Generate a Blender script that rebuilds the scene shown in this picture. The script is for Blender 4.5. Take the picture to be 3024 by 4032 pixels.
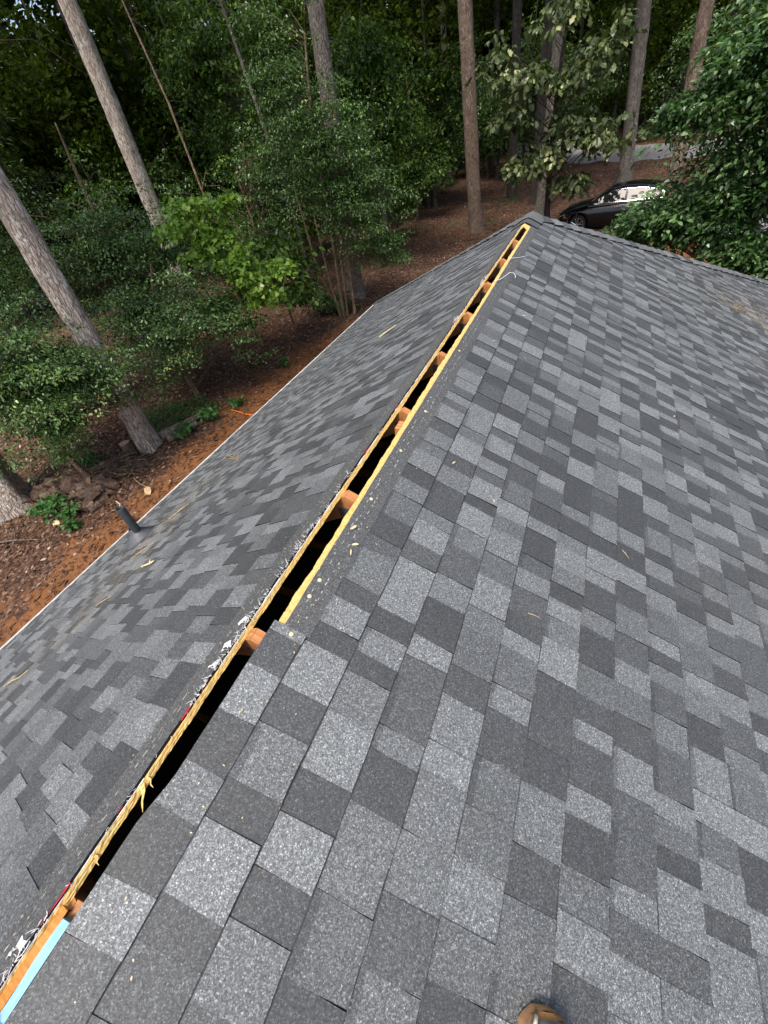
import bpy, math, random
import numpy as np
from mathutils import Matrix, Vector
for o in list(bpy.data.objects): bpy.data.objects.remove(o)
sc = bpy.context.scene
col = sc.collection
rad = math.radians

# ------------------------------------------------------------------ camera
CAMR = [[0.91410, -0.16442, 0.37066], [0.37660, 0.68312, -0.62571], [-0.15033, 0.71155, 0.68636]]
CAMC = (0.7066, -0.3437, 0.9794)
cd = bpy.data.cameras.new('camera'); cam = bpy.data.objects.new('camera', cd); col.objects.link(cam)
m = Matrix(CAMR).to_4x4(); m.translation = CAMC; cam.matrix_world = m
cd.sensor_fit = 'VERTICAL'; cd.sensor_height = 24.0; cd.lens = 24.0 * 1591.08 / 4032
cd.clip_start = 0.02; cd.clip_end = 600
sc.camera = cam

# ------------------------------------------------------------------ sky and sun
SUN_EL, SUN_AZ = rad(64), rad(186)
w = bpy.data.worlds.new('World'); sc.world = w; w.use_nodes = True
nt = w.node_tree; nt.nodes.clear()
sky = nt.nodes.new('ShaderNodeTexSky'); sky.sky_type = 'NISHITA'; sky.sun_disc = False
sky.sun_elevation = SUN_EL; sky.sun_rotation = SUN_AZ; sky.air_density = 1.0; sky.dust_density = 4.0; sky.ozone_density = 0.6
bg = nt.nodes.new('ShaderNodeBackground'); bg.inputs['Strength'].default_value = 0.13
out = nt.nodes.new('ShaderNodeOutputWorld')
nt.links.new(sky.outputs[0], bg.inputs[0]); nt.links.new(bg.outputs[0], out.inputs[0])
sl = bpy.data.lights.new('sun', 'SUN'); sl.energy = 1.5; sl.angle = rad(14); sl.color = (1, .96, .9)
so = bpy.data.objects.new('sun', sl); col.objects.link(so)
sd = Vector((math.sin(SUN_AZ) * math.cos(SUN_EL), math.cos(SUN_AZ) * math.cos(SUN_EL), math.sin(SUN_EL)))
so.rotation_euler = sd.to_track_quat('Z', 'Y').to_euler(); so.location = (0, 0, 30)
sc.view_settings.view_transform = 'Standard'; sc.view_settings.look = 'None'
sc.view_settings.exposure = 1.0; sc.view_settings.gamma = 1.0
sc.render.engine = 'CYCLES'
sc.cycles.max_bounces = 5; sc.cycles.diffuse_bounces = 3; sc.cycles.glossy_bounces = 2; sc.cycles.transmission_bounces = 2; sc.cycles.transparent_max_bounces = 4

# ------------------------------------------------------------------ helpers
rng = np.random.default_rng(7)
def tag(o, label=None, cat=None, group=None, kind=None):
    if label: o['label'] = label
    if cat: o['category'] = cat
    if group: o['group'] = group
    if kind: o['kind'] = kind
    return o
def empty(name, loc=(0, 0, 0), parent=None):
    o = bpy.data.objects.new(name, None); col.objects.link(o); o.location = loc; o.empty_display_size = .1
    if parent: o.parent = parent
    return o
def link(name, me, parent=None):
    o = bpy.data.objects.new(name, me); col.objects.link(o)
    if parent: o.parent = parent
    return o
def raw_mesh(name, V, loops, totals, mats, mi=None, smooth=False, rnd=None):
    V = np.asarray(V, np.float32); loops = np.asarray(loops, np.int32); totals = np.asarray(totals, np.int32)
    me = bpy.data.meshes.new(name)
    me.vertices.add(len(V)); me.vertices.foreach_set('co', V.ravel())
    me.loops.add(len(loops)); me.loops.foreach_set('vertex_index', loops)
    me.polygons.add(len(totals))
    st = np.zeros(len(totals), np.int32); st[1:] = np.cumsum(totals)[:-1]
    me.polygons.foreach_set('loop_start', st); me.polygons.foreach_set('loop_total', totals)
    for mt in (mats if isinstance(mats, (list, tuple)) else [mats]): me.materials.append(mt)
    if mi is not None: me.polygons.foreach_set('material_index', np.asarray(mi, np.int32))
    me.polygons.foreach_set('use_smooth', np.full(len(totals), bool(smooth)))
    if rnd is not None:
        a = me.attributes.new('rnd', 'FLOAT', 'FACE'); a.data.foreach_set('value', np.asarray(rnd, np.float32))
    me.update(calc_edges=True); me.validate()
    return me
class MB:
    """collects faces for one mesh"""
    def __init__(s): s.V = []; s.F = []; s.M = []; s.R = []
    def add(s, V, F, mi=0, r=0.0):
        b = len(s.V); s.V += [tuple(v) for v in V]
        for f in F: s.F.append([b + i for i in f]); s.M.append(mi); s.R.append(r)
    def box(s, c, size, rot=None, mi=0, r=0.0, bev=0.0):
        x, y, z = [d / 2 for d in size]
        V = [Vector((a * x, b * y, d * z)) for a in (-1, 1) for b in (-1, 1) for d in (-1, 1)]
        if rot is not None: V = [rot @ v for v in V]
        V = [v + Vector(c) for v in V]
        s.add(V, [(0, 1, 3, 2), (4, 6, 7, 5), (0, 4, 5, 1), (2, 3, 7, 6), (0, 2, 6, 4), (1, 5, 7, 3)], mi, r)
    def tube(s, pts, rs, n=6, mi=0, r=0.0, cap=True, wob=0.0):
        pts = [Vector(p) for p in pts]; V = []; up = None
        for i, p in enumerate(pts):
            t = (pts[min(i + 1, len(pts) - 1)] - pts[max(i - 1, 0)]).normalized()
            if up is None: up = Vector((1, 0, 0)) if abs(t.x) < .8 else Vector((0, 1, 0))
            a = (up - t * up.dot(t)).normalized(); b = t.cross(a); up = a
            for k in range(n):
                an = 2 * math.pi * k / n; q = rs[i] * (1 + (random.uniform(-wob, wob) if wob else 0))
                V.append(p + a * math.cos(an) * q + b * math.sin(an) * q)
        F = []
        for i in range(len(pts) - 1):
            for k in range(n):
                k2 = (k + 1) % n; F.append((i * n + k, i * n + k2, (i + 1) * n + k2, (i + 1) * n + k))
        if cap: F.append(tuple(range(n))[::-1]); F.append(tuple((len(pts) - 1) * n + k for k in range(n)))
        s.add(V, F, mi, r)
    def mesh(s, name, mats, smooth=False):
        return raw_mesh(name, s.V, [i for f in s.F for i in f], [len(f) for f in s.F], mats, s.M, smooth, s.R)
    def build(s, name, mats, parent=None, smooth=False):
        return link(name, s.mesh(name, mats, smooth), parent)

# ------------------------------------------------------------------ materials
def new_mat(name):
    mt = bpy.data.materials.new(name); mt.use_nodes = True
    n = mt.node_tree; b = n.nodes['Principled BSDF']; return mt, n, b
def N(n, typ, **kw):
    x = n.nodes.new(typ)
    for k, v in kw.items(): setattr(x, k, v)
    return x
def ramp(n, src, stops, interp='LINEAR'):
    r = N(n, 'ShaderNodeValToRGB'); r.color_ramp.interpolation = interp
    e = r.color_ramp.elements
    while len(e) < len(stops): e.new(.5)
    for i, (p, c) in enumerate(stops):
        e[i].position = p; e[i].color = (c, c, c, 1) if not hasattr(c, '__len__') else (*c, 1)
    n.links.new(src, r.inputs[0]); return r.outputs[0]
def noise(n, vec, scale, detail=3, rough=.55):
    x = N(n, 'ShaderNodeTexNoise'); x.inputs['Scale'].default_value = scale; x.inputs['Detail'].default_value = detail
    x.inputs['Roughness'].default_value = rough
    if vec is not None: n.links.new(vec, x.inputs['Vector'])
    return x.outputs['Fac']
def pos(n, scl=None, rotz=0):
    g = N(n, 'ShaderNodeNewGeometry')
    if scl is None: return g.outputs['Position']
    mp = N(n, 'ShaderNodeMapping'); mp.inputs['Scale'].default_value = scl; mp.inputs['Rotation'].default_value = (0, 0, rotz)
    n.links.new(g.outputs['Position'], mp.inputs[0]); return mp.outputs[0]
def mix(n, fac, a, b, blend='MIX'):
    x = N(n, 'ShaderNodeMix', data_type='RGBA', blend_type=blend)
    for s_, v in ((x.inputs[0], fac), (x.inputs[6], a), (x.inputs[7], b)):
        if hasattr(v, 'is_linked') or hasattr(v, 'links'): n.links.new(v, s_)
        elif hasattr(v, '__len__'): s_.default_value = (*v, 1)
        else: s_.default_value = v if s_.type == 'VALUE' else (v, v, v, 1)
    return x.outputs[2]
def bump(n, b, h, strength=.3, dist=.01):
    x = N(n, 'ShaderNodeBump'); x.inputs['Strength'].default_value = strength; x.inputs['Distance'].default_value = dist
    n.links.new(h, x.inputs['Height']); n.links.new(x.outputs[0], b.inputs['Normal'])
def simple(name, c, rough=.6, spec=.5, metal=0, nz=None, var=.25, scl=None):
    mt, n, b = new_mat(name); b.inputs['Roughness'].default_value = rough; b.inputs['Metallic'].default_value = metal
    b.inputs['Specular IOR Level'].default_value = spec
    f = noise(n, pos(n, scl), nz or 20, 4)
    lo = tuple(x * (1 - var) for x in c); hi = tuple(min(1, x * (1 + var)) for x in c)
    n.links.new(ramp(n, f, [(.3, lo), (.7, hi)]), b.inputs['Base Color'])
    return mt

def shingle_mat(name, base, tint=(.97, 1.03, 1.025)):
    mt, n, b = new_mat(name); b.inputs['Roughness'].default_value = .62; b.inputs['Specular IOR Level'].default_value = .75
    P = pos(n)
    v = N(n, 'ShaderNodeTexVoronoi', feature='F1'); v.inputs['Scale'].default_value = 430; n.links.new(P, v.inputs['Vector'])
    sp = N(n, 'ShaderNodeSeparateColor'); n.links.new(v.outputs['Color'], sp.inputs[0])
    g = ramp(n, sp.outputs[0], [(0, .42), (.35, .78), (.62, 1.05), (.86, 1.4), (.95, 2.0), (1, 3.0)])
    c = tuple(base * t for t in tint)
    big = ramp(n, noise(n, P, 1.1, 4), [(.3, .90), (.7, 1.10)])
    mid_ = ramp(n, noise(n, P, 150, 3, .7), [(.25, .42), (.5, .96), (.75, 1.85)])
    x = mix(n, 1.0, g, c, 'MULTIPLY'); x = mix(n, 1.0, x, big, 'MULTIPLY'); x = mix(n, 1.0, x, mid_, 'MULTIPLY')
    # dusty tan film in streaks and blotches of its own
    du = ramp(n, noise(n, pos(n, (1.1, .35, 1.1)), 1.6, 5, .62), [(.60, 0), (.80, .20)])
    x = mix(n, du, x, (.17, .145, .10))
    sc_ = ramp(n, noise(n, P, 9, 3), [(.70, 0), (.80, .22)])
    x = mix(n, sc_, x, tuple(.55 * q for q in c))
    n.links.new(x, b.inputs['Base Color'])
    bump(n, b, sp.outputs[1], .35, .0025)
    return mt
TONES = [.045, .054, .069, .091, .114, .137, .158]
SH = [shingle_mat('shingle_granules_%d' % i, t) for i, t in enumerate(TONES)]
SH_BAND = shingle_mat('shingle_dark_granule_band', .020)
SH_EDGE = simple('asphalt_edge', (.012, .012, .013), .9, .2, nz=200)
SH_PLAIN = shingle_mat('shingle_nail_zone', .074, (1.0, 1.02, .98))
SHM = SH + [SH_BAND, SH_EDGE, SH_PLAIN]
IB, IE, IP = len(SH), len(SH) + 1, len(SH) + 2

def osb_mat():
    mt, n, b = new_mat('osb_wood'); b.inputs['Roughness'].default_value = .7
    P = pos(n, (95, 42, 95)); f = noise(n, P, 1.5, 5, .7)
    x = ramp(n, f, [(.25, (.46, .23, .05)), (.42, (.70, .43, .12)), (.6, (.80, .57, .21)), (.8, (.58, .29, .05))])
    d = ramp(n, noise(n, pos(n, (120, 45, 120)), 1.3, 2), [(.68, 0), (.74, .75)])
    x = mix(n, d, x, (.11, .05, .015))
    n.links.new(x, b.inputs['Base Color']); bump(n, b, f, .4, .002); return mt
OSB = osb_mat()
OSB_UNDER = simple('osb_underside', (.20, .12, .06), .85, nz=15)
def lumber_mat(name, a, c, e):
    mt, n, b = new_mat(name); b.inputs['Roughness'].default_value = .65
    f = noise(n, pos(n, (9, 60, 9)), 1.5, 5, .6)
    n.links.new(ramp(n, f, [(.25, a), (.5, c), (.75, e)]), b.inputs['Base Color']); bump(n, b, f, .2, .002); return mt
LUMBER = lumber_mat('truss_lumber', (.30, .11, .035), (.48, .20, .065), (.60, .30, .11))
ORANGE = lumber_mat('wet_orange_wood', (.28, .09, .015), (.50, .20, .03), (.62, .32, .08))
BLUE = simple('pale_blue_paint', (.24, .50, .64), .6, nz=40, var=.25, scl=(9, 1, 9))
GALV = simple('galvanised_plate', (.14, .15, .15), .5, .5, .6, nz=60)
WHITE_METAL = simple('white_painted_metal', (.78, .78, .75), .4, nz=6, var=.08)
FELT = simple('white_underlayment', (.72, .71, .68), .85, nz=120, var=.22)
REDFELT = simple('red_underlayment_print', (.42, .02, .035), .7, nz=90)
PIPE = simple('dark_grey_pvc', (.028, .036, .042), .38, nz=25, var=.2)
RUBBER = simple('grey_rubber_boot_flashing', (.075, .08, .085), .5, nz=30)
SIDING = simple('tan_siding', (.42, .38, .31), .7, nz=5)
TWIG = simple('dry_twig', (.30, .20, .11), .85, nz=60)
CHIP = simple('wood_chip_pale', (.72, .58, .33), .8, nz=80)
STRING = simple('white_string', (.78, .78, .78), .8, nz=80, var=.08)
SEAL = simple('sealant_dots', (.42, .42, .38), .6, nz=120, var=.4)
NEEDLE = simple('dry_pine_needle', (.50, .36, .17), .75, nz=40, var=.35)
def bark_mat(name, dark, mid, light, sc_=7, moss=0):
    mt, n, b = new_mat(name); b.inputs['Roughness'].default_value = .9
    v = N(n, 'ShaderNodeTexVoronoi', feature='DISTANCE_TO_EDGE'); v.inputs['Scale'].default_value = sc_
    wv = N(n, 'ShaderNodeMix', data_type='VECTOR'); P = pos(n, (3.2, 3.2, .8))
    nz_ = N(n, 'ShaderNodeTexNoise'); nz_.inputs['Scale'].default_value = 9; n.links.new(P, nz_.inputs['Vector'])
    wv.inputs[0].default_value = .12; n.links.new(P, wv.inputs[4]); n.links.new(nz_.outputs['Color'], wv.inputs[5])
    n.links.new(wv.outputs[1], v.inputs['Vector'])
    f = noise(n, pos(n, (14, 14, 3.5)), 1.6, 6, .65)
    x = ramp(n, f, [(.28, dark), (.5, mid), (.72, light)])
    e = ramp(n, v.outputs['Distance'], [(0, .45), (.16, 1)])
    x = mix(n, 1.0, x, e, 'MULTIPLY')
    big = noise(n, pos(n, (1, 1, .5)), 2.2, 3)
    x = mix(n, ramp(n, big, [(.45, 0), (.68, .6)]), x, tuple(.5 * q for q in mid))
    x = mix(n, ramp(n, noise(n, pos(n, (1, 1, .7)), 5.5, 4, .7), [(.56, 0), (.66, .5)]), x, tuple(min(.8, 1.25 * q) for q in light))
    if moss: x = mix(n, ramp(n, noise(n, pos(n), 4, 3), [(.5, 0), (.7, moss)]), x, (.07, .075, .035))
    n.links.new(x, b.inputs['Base Color'])
    h = N(n, 'ShaderNodeMath', operation='ADD'); n.links.new(e, h.inputs[0]); n.links.new(f, h.inputs[1])
    bump(n, b, h.outputs[0], .9, .03); return mt
BARK_PALE = bark_mat('pine_bark_pale', (.20, .145, .105), (.50, .41, .33), (.74, .66, .57))
BARK_GREY = bark_mat('hardwood_bark_grey', (.085, .072, .06), (.20, .168, .138), (.34, .295, .25), 9)
BARK_BROWN = bark_mat('pine_bark_brown', (.10, .07, .05), (.235, .165, .118), (.36, .275, .20), 8)
BARK_DARK = bark_mat('dark_bark', (.035, .028, .022), (.075, .06, .048), (.13, .105, .085), 8, .3)
BARK_SAP = bark_mat('sapling_bark_tan', (.12, .075, .04), (.27, .175, .10), (.42, .33, .24), 10)
def leaf_mat(name, stops, rough=.38, trans=.25, spec=.5):
    mt, n, b = new_mat(name)
    a = N(n, 'ShaderNodeAttribute', attribute_name='rnd')
    x = ramp(n, a.outputs['Fac'], stops)
    n.links.new(x, b.inputs['Base Color']); b.inputs['Roughness'].default_value = rough; b.inputs['Specular IOR Level'].default_value = spec
    t = N(n, 'ShaderNodeBsdfTranslucent'); n.links.new(mix(n, 1.0, x, (1.3, 1.5, .6), 'MULTIPLY'), t.inputs[0])
    ms = N(n, 'ShaderNodeMixShader'); ms.inputs[0].default_value = trans
    n.links.new(b.outputs[0], ms.inputs[1]); n.links.new(t.outputs[0], ms.inputs[2])
    n.links.new(ms.outputs[0], n.nodes['Material Output'].inputs['Surface']); return mt
L_HOLLY = leaf_mat('holly_leaf', [(0, (0.016, 0.038, 0.007)), (.35, (0.047, 0.100, 0.018)), (.6, (0.081, 0.159, 0.031)), (.85, (0.156, 0.270, 0.066)), (.985, (0.273, 0.392, 0.132)), (1, (0.520, 0.486, 0.044))], .37, .18, .5)
L_RHOLLY = leaf_mat('glossy_broad_leaf', [(0, (0.013, 0.038, 0.008)), (.35, (0.038, 0.090, 0.020)), (.6, (0.067, 0.143, 0.036)), (.85, (0.123, 0.224, 0.070)), (1, (0.246, 0.336, 0.130))], .34, .18, .55)
L_MAPLE = leaf_mat('bright_maple_leaf', [(0, (0.090, 0.185, 0.021)), (.5, (0.172, 0.292, 0.032)), (.9, (0.271, 0.402, 0.051)), (.96, (0.585, 0.593, 0.184)), (1, (0.585, 0.593, 0.472))], .42, .3, .45)  # whitish top stops are leaf highlights painted into the colour
L_OAK = leaf_mat('oak_leaf', [(0, (0.036, 0.055, 0.018)), (.45, (0.073, 0.106, 0.032)), (.75, (0.127, 0.161, 0.054)), (.9, (0.255, 0.278, 0.108)), (1, (0.425, 0.448, 0.215))], .4, .22, .5)  # pale yellowish end paints highlights onto some leaves
L_MID = leaf_mat('forest_leaf', [(0, (0.015, 0.037, 0.004)), (.4, (0.043, 0.088, 0.010)), (.7, (0.081, 0.150, 0.020)), (.92, (0.175, 0.263, 0.050)), (1, (0.338, 0.413, 0.140))], .5, .28, .25)
L_FAR = leaf_mat('far_forest_leaf', [(0, (0.011, 0.022, 0.002)), (.5, (0.025, 0.041, 0.003)), (.9, (0.044, 0.065, 0.005)), (1, (0.078, 0.092, 0.010))], .7, .3, .05)  # darkened: the gloom of the background woods is put into the leaf colour
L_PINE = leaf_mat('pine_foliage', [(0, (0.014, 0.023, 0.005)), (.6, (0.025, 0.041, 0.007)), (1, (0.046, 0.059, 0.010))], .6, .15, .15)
L_WEED = leaf_mat('weed_leaf', [(0, (.035, .10, .02)), (.6, (.06, .17, .035)), (1, (.12, .24, .06))], .45, .3, .4)

# ------------------------------------------------------------------ ground
TY = [-40, 0, 5, 8, 11, 16, 22, 32, 60, 120]; TZ = [-4.6, -4.1, -3.8, -3.72, -3.68, -3.62, -3.55, -3.1, -1.5, 1.5]
def terr(x, y): return np.interp(y, TY, TZ)
def bumps(x, y): return .03 * np.sin(x * 1.7 + .6 * y) * np.sin(y * 1.3) + .02 * np.sin(x * 4.1 + 1) * np.sin(y * 3.7 + x)
def ground_mat():
    mt, n, b = new_mat('forest_floor'); b.inputs['Roughness'].default_value = .95; b.inputs['Specular IOR Level'].default_value = .2
    P = pos(n); s = N(n, 'ShaderNodeSeparateXYZ'); n.links.new(P, s.inputs[0])
    v = N(n, 'ShaderNodeTexVoronoi', feature='F1'); v.inputs['Scale'].default_value = 16; n.links.new(P, v.inputs['Vector'])
    sp = N(n, 'ShaderNodeSeparateColor'); n.links.new(v.outputs['Color'], sp.inputs[0])
    leaf = ramp(n, sp.outputs[0], [(0, (.038, .019, .012)), (.5, (.082, .042, .025)), (.85, (.13, .072, .044)), (1, (.24, .15, .10))])
    big = ramp(n, noise(n, P, .9, 4), [(.3, .7), (.7, 1.3)]); leaf = mix(n, 1.0, leaf, big, 'MULTIPLY')
    st = ramp(n, noise(n, pos(n, (40, 14, 20), .6), 1.4, 5, .65), [(.3, (.11, .042, .016)), (.52, (.205, .085, .031)), (.75, (.31, .15, .064))])
    st = mix(n, 1.0, st, ramp(n, noise(n, P, 1.3, 3), [(.3, .75), (.7, 1.15)]), 'MULTIPLY')
    # distance from the house footprint decides where the pine straw bed ends
    def M(op, a, c=None):
        q = N(n, 'ShaderNodeMath', operation=op)
        for i, u in enumerate((a, c)):
            if u is None: continue
            if isinstance(u, (int, float)): q.inputs[i].default_value = u
            else: n.links.new(u, q.inputs[i])
        return q.outputs[0]
    dx = M('MAXIMUM', M('SUBTRACT', M('ABSOLUTE', s.outputs[0]), 3.8), 0); dy = M('MAXIMUM', M('SUBTRACT', s.outputs[1], M('ADD', 9.0, M('MULTIPLY', 9.0, ramp(n, M('MULTIPLY', M('SUBTRACT', s.outputs[0], 1.5), .5), [(0, 0), (1, 1)])))), 0)
    d = M('SQRT', M('ADD', M('MULTIPLY', dx, dx), M('MULTIPLY', dy, dy)))
    nn = M('MULTIPLY', M('SUBTRACT', noise(n, P, .8, 5, .65), .5), 4.2)
    k = ramp(n, M('ADD', M('SUBTRACT', d, 3.5), nn), [(0, 1), (.35, 0)])
    x = mix(n, k, leaf, st)
    far = ramp(n, M('MULTIPLY', M('SUBTRACT', s.outputs[1], 14), .12), [(0, 1), (1, .72)])
    moss = M('MULTIPLY', ramp(n, noise(n, P, .35, 3), [(.58, 0), (.68, .8)]), ramp(n, M('MULTIPLY', M('SUBTRACT', s.outputs[1], 22), .3), [(0, 0), (1, 1)]))
    x = mix(n, moss, x, (.03, .065, .014))
    n.links.new(x, b.inputs['Base Color']); bump(n, b, sp.outputs[1], .7, .03); return mt
gx = np.concatenate([np.linspace(-150, -30, 13), np.linspace(-28, 22, 201), np.linspace(30, 150, 13)])
gy = np.concatenate([np.linspace(-100, -12, 9), np.linspace(-10, 42, 209), np.linspace(48, 200, 16)])
X, Y = np.meshgrid(gx, gy, indexing='ij'); Z = terr(X, Y) + bumps(X, Y)
nx, ny = X.shape; idx = np.arange(nx * ny).reshape(nx, ny)
q = np.stack([idx[:-1, :-1], idx[1:, :-1], idx[1:, 1:], idx[:-1, 1:]], -1).reshape(-1, 4)
g = link('ground', raw_mesh('ground', np.stack([X, Y, Z], -1).reshape(-1, 3), q.ravel(), np.full(len(q), 4), ground_mat(), smooth=True))
tag(g, 'red brown leaf covered forest floor with pine straw beside the house', kind='structure')

def gravel_mat():
    mt, n, b = new_mat('pale_gravel'); b.inputs['Roughness'].default_value = .95
    f = noise(n, pos(n), 14, 6, .7); n.links.new(ramp(n, f, [(.3, (.11, .105, .10)), (.7, (.30, .29, .275))]), b.inputs['Base Color']); return mt
def ribbon(name, pts, width, label, mat_, lift=.045):
    V = []; F = []
    P = []
    for i in range(len(pts) - 1):
        for t in np.linspace(0, 1, 8, endpoint=False): P.append((pts[i][0] * (1 - t) + pts[i + 1][0] * t, pts[i][1] * (1 - t) + pts[i + 1][1] * t))
    P.append(pts[-1])
    for i, (x, y) in enumerate(P):
        a = P[max(i - 1, 0)]; c = P[min(i + 1, len(P) - 1)]; tx, ty_ = c[0] - a[0], c[1] - a[1]; l = math.hypot(tx, ty_); nx_, ny_ = -ty_ / l, tx / l
        for k in range(7):
            o = (k / 6 - .5) * width * (1 + .06 * math.sin(i * 2.1 + k)); px, py = x + nx_ * o, y + ny_ * o
            V.append((px, py, float(terr(px, py)) + float(bumps(px, py)) + lift - (.06 if k in (0, 6) else 0)))
    for i in range(len(P) - 1):
        for k in range(6): F.append((i * 7 + k, i * 7 + k + 1, (i + 1) * 7 + k + 1, (i + 1) * 7 + k))
    mb = MB(); mb.add(V, F); o = mb.build(name, mat_, smooth=True); tag(o, label, kind='structure'); return o
GRAVEL = gravel_mat()
ribbon('road', [(30, 40), (14, 37.5), (5, 35.8), (-1.8, 39.5), (-7, 48), (-11, 58)], 4.6, 'pale gravel road winding through the trees', GRAVEL)
ribbon('driveway', [(10, 4), (8, 11), (6.6, 15.5), (5.6, 20), (6.5, 27), (9, 35)], 3.2, 'pale gravel driveway beside the house', GRAVEL, .05)

# ------------------------------------------------------------------ house
TP = .54036; TH = math.atan(TP); CT, ST = math.cos(TH), math.sin(TH)
ZO, WH, YA = .024, 3.7884, 5.2225
YN = -3.2                                        # near gable end, behind the photographer
SE = WH / CT                                     # slope length
EXP = .143
def RP(side, s, y, h=0.0): return (side * (s * CT + h * ST), y, ZO - s * ST + h * CT)
def FP(s, x, h=0.0): return (x, YA + s * CT + h * ST, ZO - s * ST + h * CT)     # far hip slope
def wav(s, y): return .0022 + .0022 * math.sin(2.1 * y + 1.3 * s) * math.sin(1.7 * s + .4) 
house = empty('house', (0, 0, -4.2))
tag(house, 'house with grey shingled hip roof whose ridge is sawn open along the vent slot', 'house')
def part(name, me_or_mb, mats=None, parent=house, smooth=False):
    o = me_or_mb.build(name, mats, None, smooth) if isinstance(me_or_mb, MB) else link(name, me_or_mb)
    o.parent = parent
    if parent is not None: o.matrix_parent_inverse = parent.matrix_world.inverted()
    return o
bpy.context.view_layer.update()
mb = MB()
zb = -4.7; ze = ZO - SE * ST - .13
wx = WH - .45; y0w, y1w = YN + .3, YA + WH - .45
for c, s_ in (((-wx, (y0w + y1w) / 2, (zb + ze) / 2), (.14, y1w - y0w, ze - zb)), ((wx, (y0w + y1w) / 2, (zb + ze) / 2), (.14, y1w - y0w, ze - zb)),
              ((0, y1w, (zb + ze) / 2), (2 * wx - .15, .14, ze - zb)), ((0, y0w, (zb + ze) / 2), (2 * wx - .15, .14, ze - zb))): mb.box(c, s_)
mb.add([(-wx, y0w - .06, ze), (wx, y0w - .06, ze), (0, y0w - .06, -.12)], [(0, 1, 2)])
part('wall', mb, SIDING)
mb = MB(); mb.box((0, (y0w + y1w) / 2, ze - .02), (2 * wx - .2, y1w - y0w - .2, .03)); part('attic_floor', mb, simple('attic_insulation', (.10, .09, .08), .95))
mb = MB()
for s_ in (-1, 1): mb.box((s_ * (WH - .23), (YN + YA + WH) / 2, ze - .015), (.44, YA + WH - YN - .1, .012))
mb.box((0, YA + WH - .24, ze - .015), (2 * WH - .9, .42, .012)); part('soffit', mb, WHITE_METAL)

# slot edges: s of the cut on each slope as a function of y
SLOT0, SLOT1 = -.745, 4.79
def jag(y, k, a): return a * (.5 * math.sin(y * 37 + k) + .35 * math.sin(y * 91 + 2 * k) + .3 * math.sin(y * 17 + 3 * k))
def cutL(y): return .033 + .004 * math.sin(2.3 * y + 1) + jag(y, 1, .0026)
def edgeR(y): return .027 + .015 * min(1, max(0, (y + .46) / .1))
def cutR(y): return .052 + jag(y, 5, .0026) + .003 * math.sin(3 * y)
roof = empty('roof', (0, 0, 0)); roof.parent = house; roof.matrix_parent_inverse = house.matrix_world.inverted()
tag(roof, 'grey shingled roof with an open sawn ridge')
def deck(side, cut):
    mb = MB(); ys = list(np.arange(SLOT0, SLOT1 - .06, .007)) + [SLOT1]; T, B = -.004, -.0195; r_ = random.Random(side)
    V = []; F = []; lev = (T, -.0078, -.0085, -.0122, -.0129, -.0165, B)
    for y in ys:
        c = cut(y) if y < SLOT1 - .05 else .0; a_ = .0 if y >= SLOT1 - .05 else 1
        V += [RP(side, c + a_ * r_.uniform(-.0011, .0011) * (1 if i else .6) - a_ * (.0005 if i in (1, 4) else 0) + (a_ * .0006 if i in (2, 3) else 0), y + r_.uniform(-.0015, .0015) * a_, h) for i, h in enumerate(lev)] + [RP(side, .3, y, T), RP(side, .3, y, B)]
    for i in range(len(ys) - 1):
        a, b_ = 9 * i, 9 * i + 9
        F += [(a, b_, b_ + 7, a + 7)] + [(a + k + 1, a + k, b_ + k, b_ + k + 1) for k in range(6)]
    mb.add(V, F, 0)
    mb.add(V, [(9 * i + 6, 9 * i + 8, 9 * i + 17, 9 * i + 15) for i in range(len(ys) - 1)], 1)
    yh = lambda s: YA + s * CT
    for h, mi in ((T, 0), (B, 1)):
        mb.add([RP(side, .3, YN, h), RP(side, .3, yh(.3), h), RP(side, SE, yh(SE), h), RP(side, SE, YN, h)], [(0, 1, 2, 3)], mi)
        mb.add([RP(side, 0.0, YN, h), RP(side, 0.0, SLOT0, h), RP(side, .3, SLOT0, h), RP(side, .3, YN, h)], [(0, 1, 2, 3)], mi)
        mb.add([RP(side, 0.0, SLOT1, h), RP(side, 0, YA, h), RP(side, .3, yh(.3), h), RP(side, .3, SLOT1, h)], [(0, 1, 2, 3)], mi)
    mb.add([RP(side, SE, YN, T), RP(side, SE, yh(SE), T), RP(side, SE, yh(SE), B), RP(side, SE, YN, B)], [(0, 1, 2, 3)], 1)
    return mb
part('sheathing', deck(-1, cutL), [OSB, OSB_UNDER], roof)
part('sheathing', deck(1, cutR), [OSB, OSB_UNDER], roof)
mb = MB()
for h, mi in ((-.004, 0), (-.0195, 1)): mb.add([FP(0, 0, h), FP(SE, WH, h), FP(SE, -WH, h)], [(0, 1, 2)], mi)
part('sheathing', mb, [OSB, OSB_UNDER], roof)

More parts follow.
